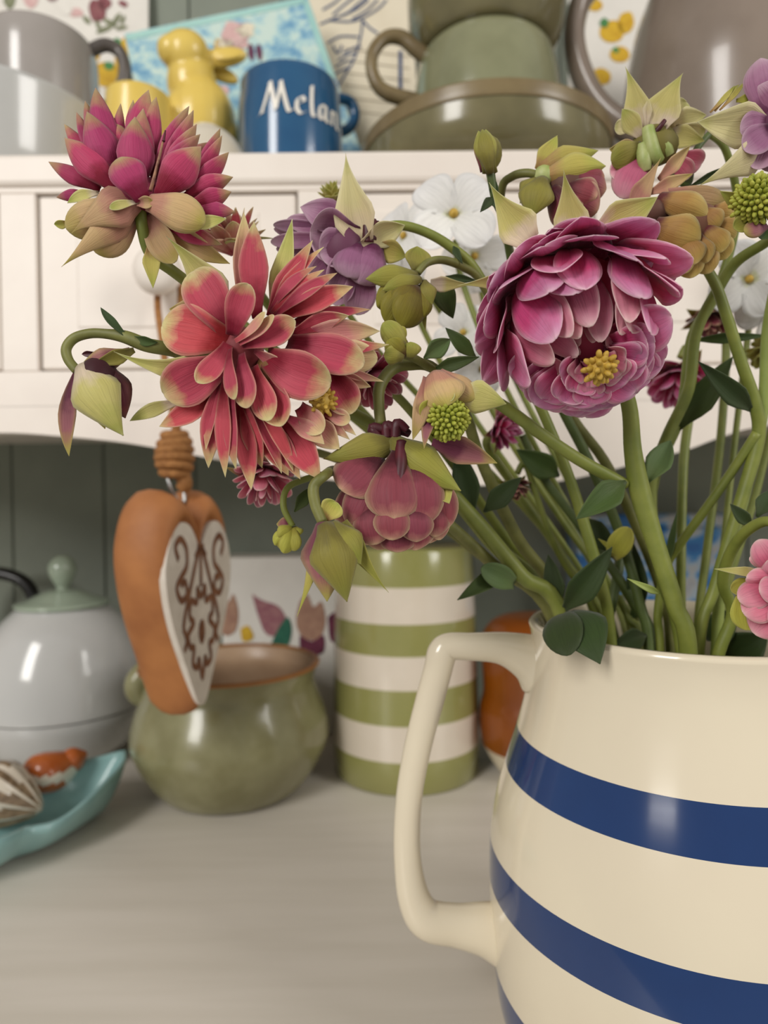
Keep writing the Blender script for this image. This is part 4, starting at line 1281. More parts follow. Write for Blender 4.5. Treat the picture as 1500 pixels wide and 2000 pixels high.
# sepals beneath
q((710, 930, 60), (190, 1195, 80), 350, 'long', 'sepal_p', bend=.1, cup=-.15, roll=20)
q((700, 960, 30), (165, 1150, 20), 300, 'broad', 'sepal_p', bend=.08, cup=-.15, roll=0)
q((690, 1020, 10), (125, 1462, 30), 270, 'long', 'sepal_p', bend=.08, cup=-.15, roll=0)
q((700, 1010, -20), (380, 1340, -20), 300, 'broad', 'sepal_p', bend=.08, cup=-.12, roll=0)
q((730, 950, 110), (500, 995, 160), 80, 'round', 'sepal', bend=.08, roll=30)
q((420, 880, 60), (162, 950, 90), 95, 'blade', 'sepal', bend=.08, roll=30)
q((190, 1110, 10), (62, 1128, 0), 70, 'blade', 'sepal_y')
q((800, 950, 110), (1262, 1120, 120), 290, 'broad', 'sepal_p', bend=.12, cup=-.2, roll=-10)
q((1100, 1150, 90), (1425, 1075, 70), 110, 'blade', 'sepal', bend=.08, roll=-20)
q((900, 950, 110), (1172, 960, 130), 100, 'round', 'sepal', bend=.08, roll=-40)
q((720, 960, 120), (850, 950, 140), 90, 'broad', 'sepal_p', bend=.1)
q((800, 1030, -50), (1010, 1420, -40), 240, 'broad', 'sepal_p', bend=.05)
q((830, 1060, -70), (1440, 1440, -110), 200, 'blade', 'sepal_p', bend=.05)
q((900, 1080, -40), (1400, 1290, -80), 150, 'blade', 'magenta', bend=.05)
q((820, 1300, -70), (845, 1632, -60), 140, 'point', 'sepal_y', bend=.05)
stem_to_jug(f1, [(275, 408, .186), (278, 445, .186), (295, 497, .190), (345, 535, .195), (480, 640, .215), (700, 820, .239), (900, 990, .2515), (1010, 1120, .256), (1095, 1215, .2575)], [10.5, 11.5, 11.5, 11, 11, 11, 11, 11, 11], 'stem')

# --- F4: mauve side view --------------------------------------------------------
S5 = (480, 280, 2.885)
f4 = mk('mauve columbine facing away with a tall cream sepal', S5, .205, jug_in(1180))
q = f4.petal
for b, t, wd in [((600, 500, -40), (160, 455, -40), 80), ((600, 510, -40), (155, 490, -30), 80), ((600, 540, -40), (140, 555, -40), 90), ((600, 560, -40), (170, 600, -40), 90), ((580, 520, 0), (230, 430, 0), 110)]:
    q(b, t, wd, 'round', 'mauve')
q((620, 500, 10), (305, 350, 30), 190, 'blade', 'mauve', bend=.1)
q((640, 540, 30), (365, 500, 90), 280, 'broad', 'mauve', bend=-.05, cup=.3)
q((620, 560, 20), (420, 620, 60), 220, 'broad', 'mauve', bend=.05)
q((640, 560, 50), (585, 765, 80), 230, 'broad', 'mauve', bend=.1, cup=-.2)
q((720, 560, 40), (630, 790, 60), 260, 'broad', 'mauve', bend=.12, cup=-.2)
q((590, 590, 0), (500, 840, 10), 200, 'broad', 'mauve', bend=.08)
q((580, 620, -30), (390, 800, -40), 240, 'broad', 'mauve', bend=.08)
q((660, 680, 0), (620, 960, 0), 190, 'broad', 'mauve', bend=.08)
q((600, 700, -30), (480, 900, -40), 200, 'broad', 'mauve', bend=.08)
f4.ball((560, 600, -60), (150, 150, 170), 'mauve')
q((665, 560, 60), (568, 62, 70), 250, 'long', 'cream_sepal', bend=.08, cup=.25, roll=-15)
q((655, 570, 70), (895, 460, 100), 150, 'blade', 'cream_sepal', bend=-.05, cup=.2, roll=20)
q((740, 580, 20), (900, 640, 40), 130, 'blade', 'sepal_y', bend=.08)
q((600, 420, -20), (600, 200, -50), 80, 'point', 'sepal_y')
for a, b in [((690, 560, 50), (670, 390, 60)), ((710, 540, 40), (720, 430, 50)), ((700, 500, 40), (750, 445, 45))]:
    f4.stem([a, tuple((p + r_) / 2 + 6 for p, r_ in zip(a, b)), b], [34, 30, 16], 'spur', 'spur')
stem_to_jug(f4, [(728, 447, .204), (780, 440, .206), (830, 453, .208), (880, 482, .210), (930, 530, .213), (985, 640, .222), (1040, 760, .228), (1100, 900, .232), (1140, 1020, .234), (1180, 1160, .236), (1195, 1270, .238)],
            [8, 9, 9, 9.5, 10, 10, 10, 10, 11, 11, 11], 'stem')
leaf(f4, (885, 480, .209), (903, 515, .206), 14, 'leaf_dark')

# --- F5: dusky drooping pompom ---------------------------------------------------
S56 = (500, 640, 2.5)
f5 = mk('dusky pink drooping columbine with rounded scalloped petals', S56, .185, jug_in(1120))
q = f5.petal
f5.ball((690, 850, 0), (220, 190, 200), 'dusky')
for b, t, wd, ro in [((620, 900, 60), (590, 1082, 90), 190, 0), ((690, 930, 90), (690, 1098, 120), 200, 0), ((770, 920, 70), (780, 1086, 100), 190, 0), ((560, 880, 30), (540, 1060, 50), 170, 0), ((830, 880, 30), (850, 1050, 50), 170, 0),
                     ((570, 830, 100), (580, 1062, 150), 190, 10), ((660, 840, 130), (660, 1035, 200), 175, 0), ((775, 850, 120), (785, 1042, 175), 170, -5), ((860, 830, 60), (875, 1020, 100), 150, -15), ((520, 800, 60), (500, 1010, 90), 150, 15)]:
    q(b, t, wd, 'broad', 'dusky', roll=ro, bend=.16, cup=-.2, ruf=.03)
for b, t, wd, ro in [((570, 690, 40), (392, 950, 60), 130, 20), ((580, 690, 70), (450, 960, 120), 160, 20), ((600, 620, 40), (415, 800, 130), 270, 25), ((830, 680, 20), (930, 980, 80), 190, -20), ((770, 620, 60), (815, 955, 170), 220, -10),
                     ((860, 740, 30), (900, 1035, 60), 140, -25)]:
    q(b, t, wd, 'broad', 'dusky', roll=ro, bend=.12, cup=-.18, ruf=.03)
q((695, 590, 70), (675, 932, 215), 270, 'spoon', 'dusky', roll=0, bend=.1, cup=-.15, ruf=.02)
f5.stem([(710, 560, 70), (705, 680, 130), (690, 790, 175)], [28, 30, 20], 'spur', 'spur')
q((700, 560, 40), (330, 640, 50), 170, 'point', 'sepal_d', bend=.1, cup=-.15, roll=0)
q((660, 540, 60), (1000, 800, 120), 210, 'point', 'sepal_d', bend=.1, cup=-.2, roll=-10)
q((830, 680, 60), (945, 855, 140), 140, 'blade', 'sepal_y', bend=.05, roll=-20)
q((860, 560, 0), (1178, 662, 10), 140, 'point', 'sepal_m', bend=.05, cup=.15, roll=0)
for pts in [[(600, 540, 20), (570, 490, 20), (640, 500, 30)], [(640, 540, 30), (640, 480, 30), (690, 500, 40)], [(680, 540, 40), (690, 470, 40), (740, 500, 40)], [(620, 530, 0), (700, 500, 0), (750, 520, 10)]]:
    f5.stem(pts, [26, 28, 18], 'spur', 'spur')
stem_to_jug(f5, [(744, 830, .186), (740, 790, .187), (742, 755, .188), (765, 722, .190), (800, 712, .194), (850, 722, .200), (905, 800, .215), (940, 900, .228), (1010, 1050, .239), (1100, 1200, .245)],
            [11, 11, 12, 12, 12, 11, 11, 11, 12, 12], 'stem_olive')
leaf(f5, (845, 722, .198), (936, 697, .193), 27, 'leaf', bend=.08)
leaf(f5, (828, 700, .196), (880, 662, .198), 38, 'leaf_pale', bend=.08)
leaf(f5, (930, 700, .204), (870, 640, .204), 30, 'leaf', bend=.08)

# --- F12: green anther head -------------------------------------------------------
f12 = mk('spent columbine with a knob of yellow-green anthers and peach sepals', S56, .181, at(1222, 945, .210))
q = f12.petal
f12.anthers((935, 450, 60), 92, 110, 'anther_green', .21, axis=V((.05, -.95, -.3)))
for k in range(14):
    an = 2 * math.pi * k / 14
    q((935 + 60 * math.cos(an), 440 + 60 * math.sin(an), -10), (935 + 112 * math.cos(an), 445 + 108 * math.sin(an), 70), 60, 'blade', 'leaf_yellow', cup=.2, bend=-.1)
q((870, 215, 30), (940, 385, 120), 230, 'broad', 'sepal_p', bend=.14, cup=-.2)
q((830, 240, 20), (770, 545, 110), 90, 'blade', 'sepal_p', bend=.1)
q((890, 220, 20), (1070, 345, 60), 120, 'broad', 'sepal_p', bend=.1, cup=-.2)
q((980, 320, 20), (1222, 372, 30), 170, 'point', 'sepal', bend=.1, cup=-.1)
q((930, 320, 60), (960, 360, 130), 60, 'round', 'sepal')
q((880, 360, 50), (800, 430, 90), 90, 'round', 'leaf_yellow', bend=.1)
q((860, 420, 60), (820, 590, 120), 60, 'point', 'sepal_m', bend=.1)
full_stem(f12, [(862, 745, .185), (930, 765, .196), (985, 795, .203), (1060, 850, .207), (1130, 897, .208), (1190, 930, .209), (1224, 946, .210)], [8, 10, 12, 12, 12, 12, 10], 'stem')

# --- F6: ochre pompom -------------------------------------------------------------
S3 = (1180, 100, 4.347)
f6 = mk('ochre and peach columbine with layered scallop petals, leaning over the large pink one', S3, .200, jug_in(1390))
q = f6.petal
f6.ball((740, 1500, -60), (240, 210, 230), 'ochre')
for b, t, wd, ro in [((800, 1600, 60), (900, 1880, 70), 230, 0), ((700, 1650, 60), (740, 1930, 70), 220, 0), ((880, 1560, 60), (1040, 1760, 60), 230, 0), ((900, 1480, 60), (1115, 1570, 70), 270, 0), ((620, 1620, 60), (650, 1900, 80), 170, 0),
                     ((780, 1560, 120), (880, 1790, 140), 200, 0), ((860, 1500, 120), (1010, 1700, 130), 220, 0), ((900, 1350, 40), (1100, 1390, 60), 210, 0), ((820, 1360, 80), (972, 1500, 140), 220, 0), ((690, 1580, 120), (780, 1800, 190), 240, 0),
                     ((650, 1640, 100), (700, 1880, 140), 170, 0), ((380, 1650, 20), (640, 1720, 60), 200, 0), ((960, 1600, 90), (1060, 1650, 100), 170, 0)]:
    q(b, t, wd, 'broad', 'ochre', roll=ro, bend=.14, cup=-.2, ruf=.03)
q((470, 1220, 10), (1040, 1300, 60), 220, 'broad', 'sepal_p', bend=.1, cup=-.1)
q((450, 1250, 40), (880, 1390, 160), 260, 'broad', 'ochre', bend=.14, cup=-.15, roll=-10)
q((420, 1480, 60), (815, 1600, 200), 320, 'broad', 'ochre', bend=.14, cup=-.15, roll=0)
q((230, 1330, 40), (480, 905, 60), 190, 'long', 'sepal_p', bend=.05, cup=.2, roll=15)
q((460, 1090, 0), (742, 798, 20), 130, 'point', 'sepal_p', bend=.05, cup=.2, roll=20)
q((390, 1200, 40), (746, 1042, 60), 130, 'point', 'sepal_p', bend=.05, cup=.1)
q((250, 1610, 60), (495, 1490, 80), 150, 'point', 'sepal_y', bend=.05)
f6.ball((400, 1380, -60), (150, 150, 120), 'dusky')
stem_to_jug(f6, [(1290, 400, .204), (1340, 470, .209), (1392, 545, .212), (1420, 620, .214), (1445, 700, .217), (1475, 790, .221), (1480, 860, .224), (1440, 1000, .226), (1395, 1150, .228), (1365, 1270, .228)],
            [7, 8, 10, 10.5, 11, 12, 13, 12, 11, 11], 'stem')
leaf(f6, (1472, 805, .222), (1364, 706, .214), 42, 'leaf_dark', bend=.08)

# --- F8: pale flower seen from the back ---------------------------------------------
f8 = mk('pale green and blush columbine turned away, showing its spurs', S3, .206, jug_in(1400))
q = f8.petal
q((300, 690, 20), (180, 118, 10), 240, 'long', 'sepal', bend=.05, cup=.2, roll=10)
q((420, 680, 60), (672, 178, 70), 330, 'long', 'sepal', bend=.08, cup=.2, roll=-10)
q((560, 640, 0), (860, 540, 20), 230, 'point', 'cream_sepal', bend=.05)
q((560, 600, -30), (700, 440, -20), 190, 'broad', 'cream_sepal', bend=.05)
q((520, 700, 20), (850, 765, 50), 190, 'point', 'sepal', bend=.1)
q((600, 660, 10), (850, 700, 30), 170, 'broad', 'cream_sepal', bend=.1)
q((320, 740, 60), (150, 490, 60), 170, 'blade', 'sepal', bend=.08)
q((230, 660, 0), (90, 640, 0), 130, 'broad', 'cream_sepal')
q((300, 800, 40), (40, 830, 30), 150, 'blade', 'sepal_p')
q((320, 820, 50), (50, 940, 60), 230, 'broad', 'sepal_d', bend=.1, cup=-.15)
q((300, 900, 0), (60, 1080, 10), 200, 'broad', 'rose_pale', bend=.1)
q((330, 900, 10), (150, 1250, 30), 300, 'broad', 'rose_pale', bend=.12, cup=-.15)
q((360, 920, 10), (300, 1220, 20), 200, 'broad', 'dusky', bend=.1)
q((640, 900, -40), (830, 960, -40), 200, 'broad', 'rose_pale', bend=.1)
q((560, 900, -30), (720, 1080, -30), 220, 'broad', 'rose_pale', bend=.1)
f8.stem([(370, 650, 110), (390, 760, 115), (420, 870, 100), (470, 940, 70)], [50, 58, 62, 48], 'spur_green', 'spur')
f8.stem([(330, 800, 70), (340, 920, 80), (360, 1020, 60)], [55, 60, 40], 'spur_green', 'spur')
f8.stem([(470, 740, 80), (530, 820, 70), (560, 880, 50)], [40, 45, 36], 'spur_green', 'spur')
f8.stem([(435, 690, 100), (480, 635, 130), (515, 588, 135)], [22, 20, 18], 'spur', 'pistil')
f8.ball((430, 800, -20), (200, 150, 170), 'sepal_d')
stem_to_jug(f8, [(1280, 300, .212), (1340, 370, .215), (1352, 330, .216), (1362, 290, .216), (1385, 262, .215), (1420, 300, .222), (1440, 420, .234), (1400, 570, .240), (1352, 660, .242), (1332, 800, .244), (1272, 960, .246), (1300, 1150, .253), (1350, 1280, .252)][4:],
            [6, 7, 8, 9, 11, 12, 12, 11, 11], 'stem')
full_stem(f8, [(1385, 262, .2148), (1362, 290, .213), (1350, 330, .211), (1340, 360, .210), (1300, 330, .209)], [6, 7, 7, 7, 6], 'stem_dark')
leaf(f8, (1345, 365, .208), (1434, 322, .204), 15, 'leaf_dark', bend=.2)
leaf(f8, (1325, 840, .243), (1432, 696, .234), 52, 'leaf', bend=.08)
leaf(f8, (1348, 665, .241), (1500, 655, .234), 20, 'leaf', bend=.1)

# --- F7: small peach flower ----------------------------------------------------------
S4 = (880, 80, 2.419)
f7 = mk('small peach and green columbine nodding on a short stalk above the pink rosette', S4, .208, jug_in(1300))
q = f7.petal
f7.ball((560, 680, 0), (110, 90, 110), 'dusky')
for b, t, wd in [((500, 640, 30), (735, 700, 60), 190), ((520, 680, 40), (700, 800, 80), 180), ((560, 650, 50), (728, 640, 70), 130), ((470, 700, 40), (600, 860, 50), 170), ((540, 690, 70), (690, 740, 110), 150)]:
    q(b, t, wd, 'broad', 'dusky', bend=.14, cup=-.2)
q((430, 640, 40), (735, 590, 80), 150, 'blade', 'sepal_y', bend=.12, cup=-.15)
q((420, 600, 20), (692, 522, 40), 130, 'point', 'sepal_y', bend=.12, cup=-.1)
q((410, 610, 0), (505, 446, 0), 100, 'point', 'sepal_y', bend=.05)
q((440, 640, 60), (380, 830, 80), 170, 'blade', 'sepal_d', bend=.14, cup=-.2)
q((430, 640, 30), (330, 760, 40), 130, 'blade', 'sepal_d', bend=.14, cup=-.2)
f7.ball((440, 640, 20), (50, 50, 50), 'spur_green')
stem_to_jug(f7, [(1060, 345, .206), (1030, 338, .207), (1000, 345, .210), (980, 370, .214), (985, 450, .225), (1040, 620, .240), (1110, 800, .250), (1180, 900, .254), (1235, 1010, .259), (1290, 1150, .2615), (1310, 1270, .260)],
            [7, 8, 8, 8, 8, 8, 9, 10, 10, 10, 10], 'stem_olive')

# --- F9: mauve flower at the right edge ---------------------------------------------
f9 = mk('mauve pink columbine with broad cream sepals, beside the green anther knob', S3, .195, jug_in(1440))
q = f9.petal
f9.ball((1500, 650, -40), (230, 260, 200), 'mauve')
q((1400, 620, 40), (1330, 60, 60), 330, 'broad', 'mauve', bend=.12, cup=-.1)
q((1450, 560, 60), (1300, 300, 90), 300, 'broad', 'mauve', bend=.1, cup=-.1)
q((1420, 620, 60), (1150, 680, 90), 260, 'broad', 'mauve', bend=.1)
q((1430, 660, 80), (1180, 850, 110), 250, 'broad', 'mauve', bend=.12, cup=.2)
q((1440, 700, 40), (1290, 1000, 60), 260, 'broad', 'mauve', bend=.12)
q((1500, 700, 80), (1480, 1010, 90), 300, 'broad', 'mauve', bend=.12)
q((1500, 500, 80), (1560, 80, 90), 380, 'broad', 'mauve', bend=.12)
q((1400, 640, 20), (785, 600, 60), 360, 'point', 'cream_sepal', bend=.06, cup=.1, roll=0)
q((1380, 830, 20), (780, 1150, 60), 300, 'long', 'cream_sepal', bend=.06, cup=-.1)
for k in range(3):
    q((900 + 40 * k, 520 - 10 * k, -40), (1110 + 45 * k, 290 - 20 * k, -60), 46, 'blade', 'sepal_y')
q((1120, 420, -60), (1260, 400, -40), 90, 'round', 'leaf_yellow')
stem_to_jug(f9, [(1530, 320, .205), (1560, 420, .21), (1530, 500, .214), (1500, 640, .222), (1490, 800, .227), (1450, 980, .232), (1410, 1120, .236), (1400, 1270, .238)], [9, 10, 10, 11, 11, 11, 11, 11], 'stem_pale')

# --- F13: anther knob at right edge ----------------------------------------------------
f13 = mk('green knob of packed anthers with short brown sepals', S3, .186, jug_in(1420))
q = f13.petal
f13.anthers((1300, 1270, 40), 190, 140, 'anther_green', .185, axis=V((-.1, -.95, .1)))
q((1250, 1300, -40), (985, 1190, 0), 160, 'point', 'sepal_d', bend=.08)
q((1250, 1450, -20), (1095, 1500, 20), 150, 'broad', 'sepal_d', bend=.08)
q((1380, 1480, 0), (1180, 1540, 40), 150, 'broad', 'sepal_m', bend=.12, cup=-.2)
q((1400, 1480, -20), (1330, 1600, 0), 130, 'broad', 'leaf', bend=.08)
stem_to_jug(f13, [(1485, 400, .190), (1520, 440, .198), (1500, 470, .208), (1440, 510, .220), (1405, 560, .225), (1360, 650, .229), (1345, 760, .232), (1300, 860, .234), (1270, 960, .236), (1290, 1120, .24), (1330, 1270, .243)],
            [8, 9, 10, 10.5, 10.5, 10.5, 11, 11, 11, 11, 11], 'stem')

# --- F11: small olive flower --------------------------------------------------------------
f11 = mk('small olive yellow columbine hanging between the mauve flower and the pink rosette', S5, .200, jug_in(1200))
q = f11.petal
f11.ball((880, 880, 0), (100, 90, 100), 'olive')
for b, t, wd in [((920, 770, 20), (740, 920, 50), 160), ((930, 790, 40), (790, 1010, 80), 190), ((960, 800, 60), (880, 1035, 100), 200), ((990, 800, 30), (960, 1000, 50), 170), ((940, 790, 70), (840, 930, 120), 130)]:
    q(b, t, wd, 'broad', 'olive', bend=.14, cup=-.2, ruf=.05)
q((970, 740, 40), (675, 772, 60), 140, 'blade', 'sepal_d', bend=.12, cup=-.2)
q((990, 760, 60), (770, 830, 90), 130, 'blade', 'sepal_d', bend=.12, cup=-.2)
q((960, 730, 0), (965, 580, -10), 160, 'blade', 'sepal_d', bend=.1)
q((1000, 770, 40), (1050, 910, 60), 110, 'blade', 'sepal_d', bend=.12, cup=-.2)
q((1010, 780, 20), (1015, 1062, 20), 60, 'point', 'sepal_d')
q((1040, 790, 10), (1290, 795, 10), 95, 'long', 'sepal', bend=.03)
full_stem(f11, [(816, 533, .199), (835, 513, .200), (866, 508, .204), (905, 522, .209), (938, 548, .213), (985, 640, .221)], [7, 7.5, 8, 8, 8, 8], 'stem_olive')
leaf(f11, (855, 545, .205), (885, 622, .207), 46, 'leaf', bend=.08)
leaf(f11, (870, 540, .206), (930, 548, .206), 16, 'leaf_dark')

# --- F10: pink one at the lower right --------------------------------------------------------
S20 = (1200, 560, 2.63)
f10 = mk('pale pink columbine with a yellow-green sepal, hanging over the jug mouth', S20, .190, jug_in(1450))
q = f10.petal
f10.ball((830, 1540, -20), (120, 130, 110), 'rose_pale')
for b, t, wd in [((850, 1480, 20), (735, 1300, 40), 150), ((820, 1500, 30), (670, 1490, 60), 110), ((830, 1560, 40), (635, 1610, 70), 150), ((830, 1600, 50), (660, 1680, 80), 170), ((850, 1640, 40), (720, 1780, 60), 190),
                 ((860, 1560, 70), (740, 1560, 110), 140), ((880, 1620, 80), (800, 1720, 130), 190), ((880, 1480, 60), (790, 1400, 90), 180), ((900, 1550, 90), (860, 1640, 150), 180), ((820, 1430, -20), (700, 1395, 10), 80)]:
    q(b, t, wd, 'broad', 'rose_pale', bend=.14, cup=-.15, ruf=.04)
q((740, 1530, -20), (600, 1560, 0), 100, 'broad', 'leaf_yellow', bend=.1)
q((680, 1540, 0), (690, 1765, 30), 170, 'broad', 'leaf_yellow', bend=.1, ruf=.06)
q((780, 1470, 0), (520, 1445, 10), 55, 'point', 'sepal', bend=.03)
full_stem(f10, [(1512, 1120, .19), (1530, 1050, .192), (1500, 1018, .196), (1455, 1040, .204), (1425, 1085, .212), (1412, 1140, .218), (1430, 1200, .222), (1400, 1290, .224), (1390, 1420, .23)], [8, 9, 10, 11, 11, 11, 11, 12, 12], 'stem')
leaf(f10, (1470, 1030, .21), (1426, 984, .212), 26, 'leaf_dark')
leaf(f10, (1478, 1010, .21), (1512, 955, .212), 36, 'leaf_dark')

# --- buds ------------------------------------------------------------------------------
S10 = (0, 290, 3.509)
b1 = mk('nodding burgundy bud with one broad lime sepal on a hooked stalk', S10, .180, at(500, 699, .2005), 'columbine_bud', 'flower bud')
q = b1.petal
b1.ball((680, 1640, -20), (150, 150, 220), 'burgundy')
q((560, 1500, -20), (760, 1900, 10), 260, 'blade', 'burgundy', bend=.12, cup=-.25, roll=-20)
q((700, 1480, -20), (865, 1850, -10), 260, 'blade', 'burgundy', bend=.12, cup=-.25, roll=20)
q((540, 1500, -20), (720, 1920, 20), 250, 'blade', 'sepal_m', bend=.12, cup=-.25, roll=-40)
q((560, 1480, 50), (850, 1972, 60), 350, 'point', 'sepal', bend=.16, cup=-.3, roll=5, side=.02)
q((530, 1520, 20), (478, 2110, 20), 120, 'blade', 'sepal_m', bend=.05, cup=.2, roll=20, side=.05)
q((600, 1500, -60), (870, 1800, -50), 200, 'blade', 'sepal', bend=.1)
q((900, 1390, -20), (560, 1480, 0), 170, 'blade', 'sepal_m', bend=.15, cup=-.2)
q((920, 1380, 10), (640, 1470, 20), 110, 'point', 'sepal_d', bend=.15)
q((650, 1400, 10), (560, 1410, 10), 40, 'blade', 'spur', name='bract')
b1.stem([(1755, 1440, -540), (1500, 1425, -430), (1270, 1400, -230), (1160, 1375, -60), (1000, 1345, -10), (860, 1292, 0), (740, 1272, 0), (620, 1268, 0), (510, 1300, 10), (455, 1370, 10), (470, 1450, 10), (530, 1525, 10)], [44, 48, 52, 50, 50, 46, 36, 34, 34, 34, 34, 34], 'stem_olive')
b1.petal((880, 1300, 20), (690, 1085, 30), 60, 'blade', 'leaf_dark', bend=.1, side=-.08, name='bract')
b1.petal((920, 1295, 30), (1080, 1330, 30), 70, 'blade', 'leaf', bend=.15, name='bract')

b2 = mk('half-open nodding bud with mauve and green pointed sepals', S56, .172, jug_in(1115), 'columbine_bud', 'flower bud')
q = b2.petal
b2.ball((350, 1100, -20), (90, 90, 130), 'sepal_m')
q((320, 950, 10), (205, 1410, 20), 100, 'long', 'sepal_y', bend=.08, cup=-.2, roll=20, side=-.05)
q((330, 950, 20), (350, 1335, 40), 250, 'point', 'sepal_m', bend=.14, cup=-.25, roll=10)
q((340, 950, 60), (445, 1338, 80), 250, 'point', 'sepal_d', bend=.14, cup=-.25, roll=-10)
q((370, 950, 30), (515, 1150, 50), 190, 'blade', 'sepal_d', bend=.12, cup=-.25, roll=-20)
q((380, 960, -10), (450, 1280, -10), 170, 'blade', 'sepal', bend=.1)
q((420, 950, -30), (648, 1292, -20), 120, 'long', 'sepal_d', bend=.06)
q((330, 930, -30), (390, 850, -40), 120, 'broad', 'sepal_y', bend=.1)
stem_to_jug(b2, [(630, 1020, .172), (616, 985, .173), (613, 950, .1735), (634, 929, .1755), (652, 919, .191), (692, 920, .205), (760, 935, .213), (860, 1010, .223), (960, 1100, .233), (1085, 1222, .2395)], [10, 11, 11, 10, 10, 10, 10, 11, 12, 12], 'stem_olive')

b3 = mk('tiny withered yellow-green bud hanging behind the mauve bud', S56, .192, at(675, 925, .197), 'columbine_bud', 'flower bud')
q = b3.petal
b3.ball((145, 1040, 0), (50, 45, 50), 'leaf_yellow')
for t in [((90, 1060, 20)), ((130, 1100, 40)), ((190, 1090, 30)), ((110, 1020, 40)), ((200, 1020, 10))]:
    q((180, 975, 0), t, 80, 'broad', 'leaf_yellow', bend=.12, cup=-.2, ruf=.06)
q((170, 960, 0), (100, 960, 10), 70, 'blade', 'sepal_m')
full_stem(b3, [(572, 1028, .192), (554, 990, .192), (560, 955, .193), (590, 938, .195), (640, 925, .196), (680, 920, .196)], [6, 6.5, 6.5, 6.5, 6.5, 6], 'stem')
leaf(b3, (575, 1000, .194), (610, 950, .197), 26, 'leaf')

b4 = mk('upright closed green bud with a dark tip', S4, .200, jug_in(1240), 'columbine_bud', 'flower bud')
q = b4.petal
b4.ball((188, 530, 0), (56, 50, 78), 'sepal_d')
for x0_, x1_, ro, dd in [((150), (135), 35, 0), ((188), (175), 0, 40), ((225), (225), -35, 10)]:
    q((188 + (x0_ - 188) * .5, 628, dd * .6), (138 + (x1_ - 135) * .3, 418, 10), 110, 'blade', 'sepal_d', bend=.2, cup=-.3, roll=ro)
q((150, 620, 0), (130, 430, 20), 60, 'blade', 'sepal_m', bend=.15, cup=-.2)
stem_to_jug(b4, [(958, 338, .2), (962, 362, .201), (968, 392, .203), (985, 440, .210), (1010, 560, .222), (1080, 760, .236), (1150, 900, .245), (1210, 1040, .2485), (1250, 1180, .2465), (1268, 1280, .2455)], [9, 8.5, 8, 7, 8, 9, 10, 10, 10, 10], 'stem_dark')
for t in [(938, 414), (968, 352), (975, 410)]:
    leaf(b4, (962, 385, .202), (t[0], t[1], .2), 18, 'leaf_dark', name='bract')

b5 = mk('crumpled olive seed head between the coral star and the green anther knob', S5, .184, at(850, 724, .199), 'columbine_bud', 'flower bud')
q = b5.petal
b5.ball((850, 1140, 0), (70, 60, 60), 'sepal_d')
for b, t, wd, mt in [((900, 1190, 10), (775, 1010, 20), 130, 'sepal_d'), ((900, 1200, 30), (800, 1110, 60), 130, 'olive'), ((920, 1210, 30), (930, 1120, 50), 120, 'sepal_d'), ((890, 1210, 40), (780, 1190, 60), 110, 'sepal_d'), ((850, 1080, 20), (900, 1040, 20), 80, 'leaf_yellow')]:
    q(b, t, wd, 'broad', mt, bend=.14, cup=-.2, ruf=.06)
full_stem(b5, [(770, 690, .184), (805, 698, .188), (850, 724, .199)], [8, 8, 8], 'stem_olive')

# --- blurred flowers further back ----------------------------------------------------------
def back_flower(label, px, py, D, rpx, axis, mats, foot_px, rings, sep=None, n_sep=5, stem_pts=None, name='columbine', smat='stem', sr=8):
    fl = mk(label, (px, py, 1.0), D, jug_in(foot_px), name)
    pompom(fl, (0, 0, 0), rpx, axis, rings)
    a = V(axis).normalized()
    if sep:
        u = a.orthogonal().normalized(); w_ = a.cross(u)
        C = fl.P(0, 0, 0)
        for k in range(n_sep):
            ph = 2 * math.pi * k / n_sep + .4
            er = u * math.cos(ph) + w_ * math.sin(ph)
            B = C - a * rpx * fl.k * .45; T = C + er * rpx * fl.k * 1.2 - a * rpx * fl.k * .3
            Ps = [B + (T - B) * vmap(i, 10) + a * rpx * fl.k * .15 * math.sin(math.pi * vmap(i, 10)) for i in range(10)]
            petal('sepal', Ps, [a] * 10, rpx * .6 * fl.k, 'point', sep, fl.o, .15, .02)
    fl.ball((0, 0, -rpx * .2), (rpx * .35,) * 3, mats)
    if stem_pts: stem_to_jug(fl, stem_pts, [sr] * len(stem_pts), smat)
    return fl
def ringset(mat, kind='blade', w_=.5):
    return [(95, 9, w_, 1.0, mat, kind, .12, 0), (70, 8, w_, .98, mat, kind, .2, .5), (42, 7, w_ * .85, .9, mat, kind, .2, .2), (18, 5, w_ * .6, .8, mat, kind, .1, .6)]
back_flower('coral columbine half hidden behind the magenta and coral stars', 452, 462, .215, 68, (-.2, -.3, 1), 'coral', 1105, ringset('coral_pale') + [(55, 6, .4, 1.05, 'coral', 'blade', .2, .3)], 'sepal', 5,
            [(470, 520, .222), (560, 640, .232), (760, 860, .250), (960, 1050, .263), (1095, 1215, .2685)], sr=9)
back_flower('tiny pale spent columbine peeping above the mauve flower', 648, 380, .235, 30, (-.3, -.3, .9), 'sepal_y', 1185, ringset('sepal_y'), 'sepal_y', 5,
            [(640, 410, .238), (620, 425, .24), (600, 470, .245), (700, 640, .258), (880, 840, .275), (1080, 1060, .286), (1170, 1240, .274)], sr=6)
back_flower('magenta columbine blurred behind the stems at right', 1325, 745, .285, 66, (-.2, -.4, -.9), 'dusky', 1330, ringset('rose', 'broad'), 'sepal_m', 5,
            [(1330, 700, .285), (1345, 680, .284), (1352, 760, .28), (1335, 900, .27), (1330, 1100, .262), (1330, 1260, .26)], sr=9)
